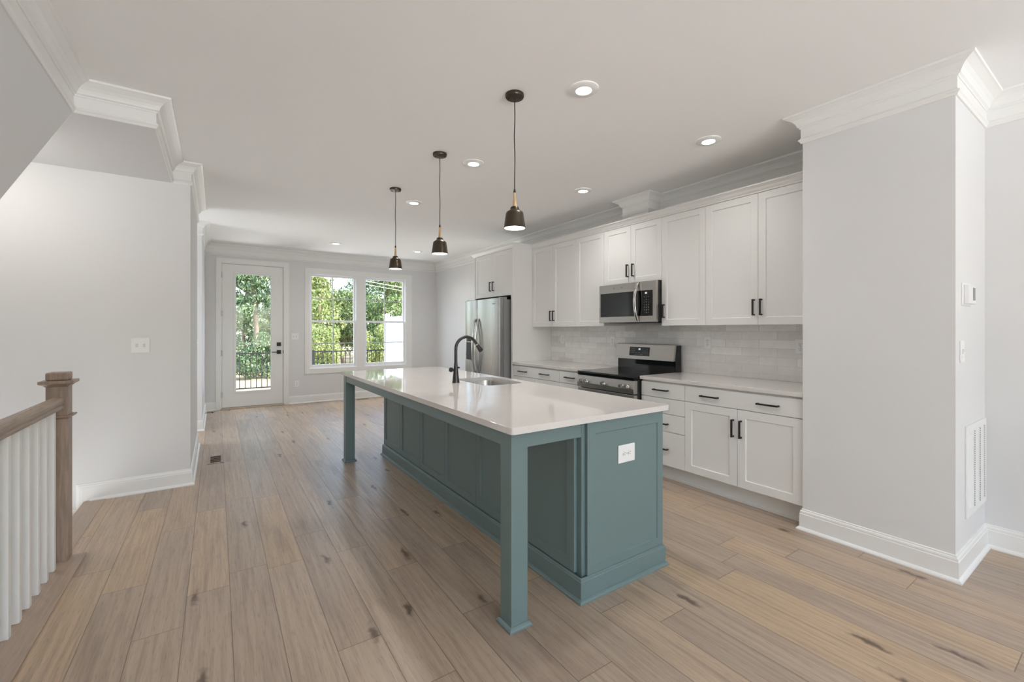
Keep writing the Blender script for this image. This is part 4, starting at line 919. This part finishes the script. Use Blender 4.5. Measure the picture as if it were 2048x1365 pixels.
def blobs(rnd, r, h0, h1, n):
    out = []
    for k in range(n):
        f = (k+rnd.random())/n; z = h0+0.25+(h1-h0-0.35)*f; q = r*(0.62+0.38*math.sin(PI*min(1, 0.25+0.75*f))); a = rnd.uniform(0, 2*PI); d = q*math.sqrt(rnd.random())*0.95
        s_ = rnd.uniform(0.42, 0.72); out.append((d*math.cos(a), d*math.sin(a)*0.85, z, s_, s_, s_*0.8))
    return out
def tree(x, y, r, h, matk, label, seed, n=5200, leaf=0.085, h0=1.0, trunk=0.11):
    rnd = random.Random(seed)
    t = thing('tree', label, 'tree', (x, y, GZ), 'trees beyond the deck')
    bl = [(x+a, y+b, GZ+c, d_, e_, f_) for a, b, c, d_, e_, f_ in blobs(rnd, r, h0, h, 46)]
    obj('foliage', crown_mesh(seed, int(n*2.4), leaf, bl), M[matk], t, recalc=False)
    tp = [(x+0.12*math.sin(k*1.1+seed), y+0.1*math.cos(k*0.9+seed), GZ+h*0.8*k/6) for k in range(7)]
    mb = MB().tube(tp, [trunk*(1-0.11*k) for k in range(7)], 10)
    for k in range(4):
        b0 = Vector(tp[2+k]); a = rnd.uniform(0, 2*PI); mb.tube([b0, b0+Vector((math.cos(a)*r*0.35, math.sin(a)*r*0.3, r*0.3)), b0+Vector((math.cos(a)*r*0.75, math.sin(a)*r*0.6, r*0.75))], [trunk*0.4, trunk*0.28, trunk*0.12], 7)
    obj('trunk', mb, M['bark'], t)
tree(-1.9, 23.9, 1.25, 7.2, 'leaf_c', 'deep green tree left of the bare trunk, at the left edge of the door glass', 11, n=4200)
tree(1.42, 23.6, 1.25, 8.0, 'leaf_c', 'deep green tree with a pale bare trunk seen through the glass door', 12, n=4600, h0=2.6, trunk=0.13)
tree(4.42, 23.9, 1.15, 7.6, 'leaf_b', 'bright yellow green tree in the left half of the window by the door', 14, n=4600)
tree(7.7, 23.9, 1.28, 7.4, 'leaf_a', 'mid green tree in the left half of the window beside the refrigerator', 16, n=4600)
tree(10.9, 24.1, 1.28, 8.0, 'leaf_b', 'bright green tree above the white privacy panel', 17, n=4600)
tree(-3.7, 28.1, 1.35, 8.2, 'leaf_a', 'mid green tree beyond the left end of the deck', 18, n=4000)
tree(-0.2, 28.1, 1.38, 8.6, 'leaf_c', 'tall deep green tree filling the left of the door glass behind the bare trunk', 13, n=4600)
tree(3.1, 28.1, 1.35, 8.6, 'leaf_a', 'tall mid green tree in the second row, right of the bare trunk', 20, n=4600)
tree(6.4, 28.3, 1.30, 4.4, 'leaf_a', 'shorter mid green tree below the patch of sky', 15, n=4200)
tree(9.9, 28.1, 1.38, 8.2, 'leaf_a', 'tall mid green tree behind the one beside the refrigerator window', 21, n=4600)
tree(13.9, 28.1, 1.38, 8.2, 'leaf_c', 'deep green tree behind the white privacy panel', 19, n=4000)
tree(1.5, 32.6, 1.45, 8.8, 'leaf_c', 'tall dark tree in the back row straight behind the bare trunk', 22, n=4200)
tree(5.0, 32.6, 1.45, 8.6, 'leaf_c', 'tall dark tree in the back row seen in the window by the door', 23, n=4200)
tree(8.9, 32.6, 1.45, 6.2, 'leaf_c', 'dark tree in the back row right of the patch of sky', 24, n=4200)
tree(12.4, 32.6, 1.45, 8.6, 'leaf_c', 'tall dark tree in the back row at the right edge of the windows', 25, n=4200)
def bush(x, y, r, h, matk, label, seed, n=2600, k_=1.0):
    rnd = random.Random(seed); b = []
    for k in range(18):
        s_ = rnd.uniform(0.28, 0.46)*k_; b.append((x+rnd.uniform(-1, 1)*r*0.8, y+rnd.uniform(-1, 1)*r*0.45, GZ+0.25+(h-0.55)*(k+rnd.random())/18, s_, s_, s_))
    single('bush', crown_mesh(seed, n*2, 0.06, b), M[matk], label, 'bush', (x, y, GZ), group='bushes beyond the deck')
bush(-0.8, 21.6, 0.95, 2.2, 'leaf_c', 'dark bush at the left edge of the door glass behind the railing', 31)
bush(1.6, 21.7, 0.95, 2.0, 'leaf_c', 'dark bush at the right edge of the door glass behind the railing', 32)
bush(3.95, 21.5, 0.95, 2.5, 'leaf_b', 'yellow green bush behind the railing in the window by the door', 33)
bush(6.3, 21.7, 0.95, 2.4, 'leaf_b', 'yellow green bush at the right side of the window by the door', 34)
bush(8.65, 21.7, 0.95, 2.5, 'leaf_a', 'mid green bush left of the white privacy panel', 35)
for x_, h_, lab in ((-2.6, 3.0, 'tall dark shrub far back at the left edge of the door glass'), (0.4, 3.2, 'tall dark shrub far back left of the bare trunk'), (3.2, 3.3, 'tall dark shrub far back between the door and the window'), (6.2, 3.0, 'tall dark shrub far back below the patch of sky'), (9.2, 3.2, 'tall dark shrub far back behind the window nearer the refrigerator'), (12.2, 3.2, 'tall dark shrub far back behind the white privacy panel')):
    bush(x_, 37.5, 1.0, h_, 'leaf_c', lab, int(x_*10)+90, 4200, 1.5)
single('power_line', MB().tube([(-10, 17.0, 4.3), (3, 17.0, 3.42), (8, 17.0, 2.82), (20, 17.0, 2.6)], 0.014, 6).tube([(-10, 17.0, 4.15), (3, 17.0, 3.28), (8, 17.0, 2.70), (20, 17.0, 2.5)], 0.010, 6), M['cable'], 'pale overhead cables crossing in front of the trees', 'cable', (2, 17, 3.7))
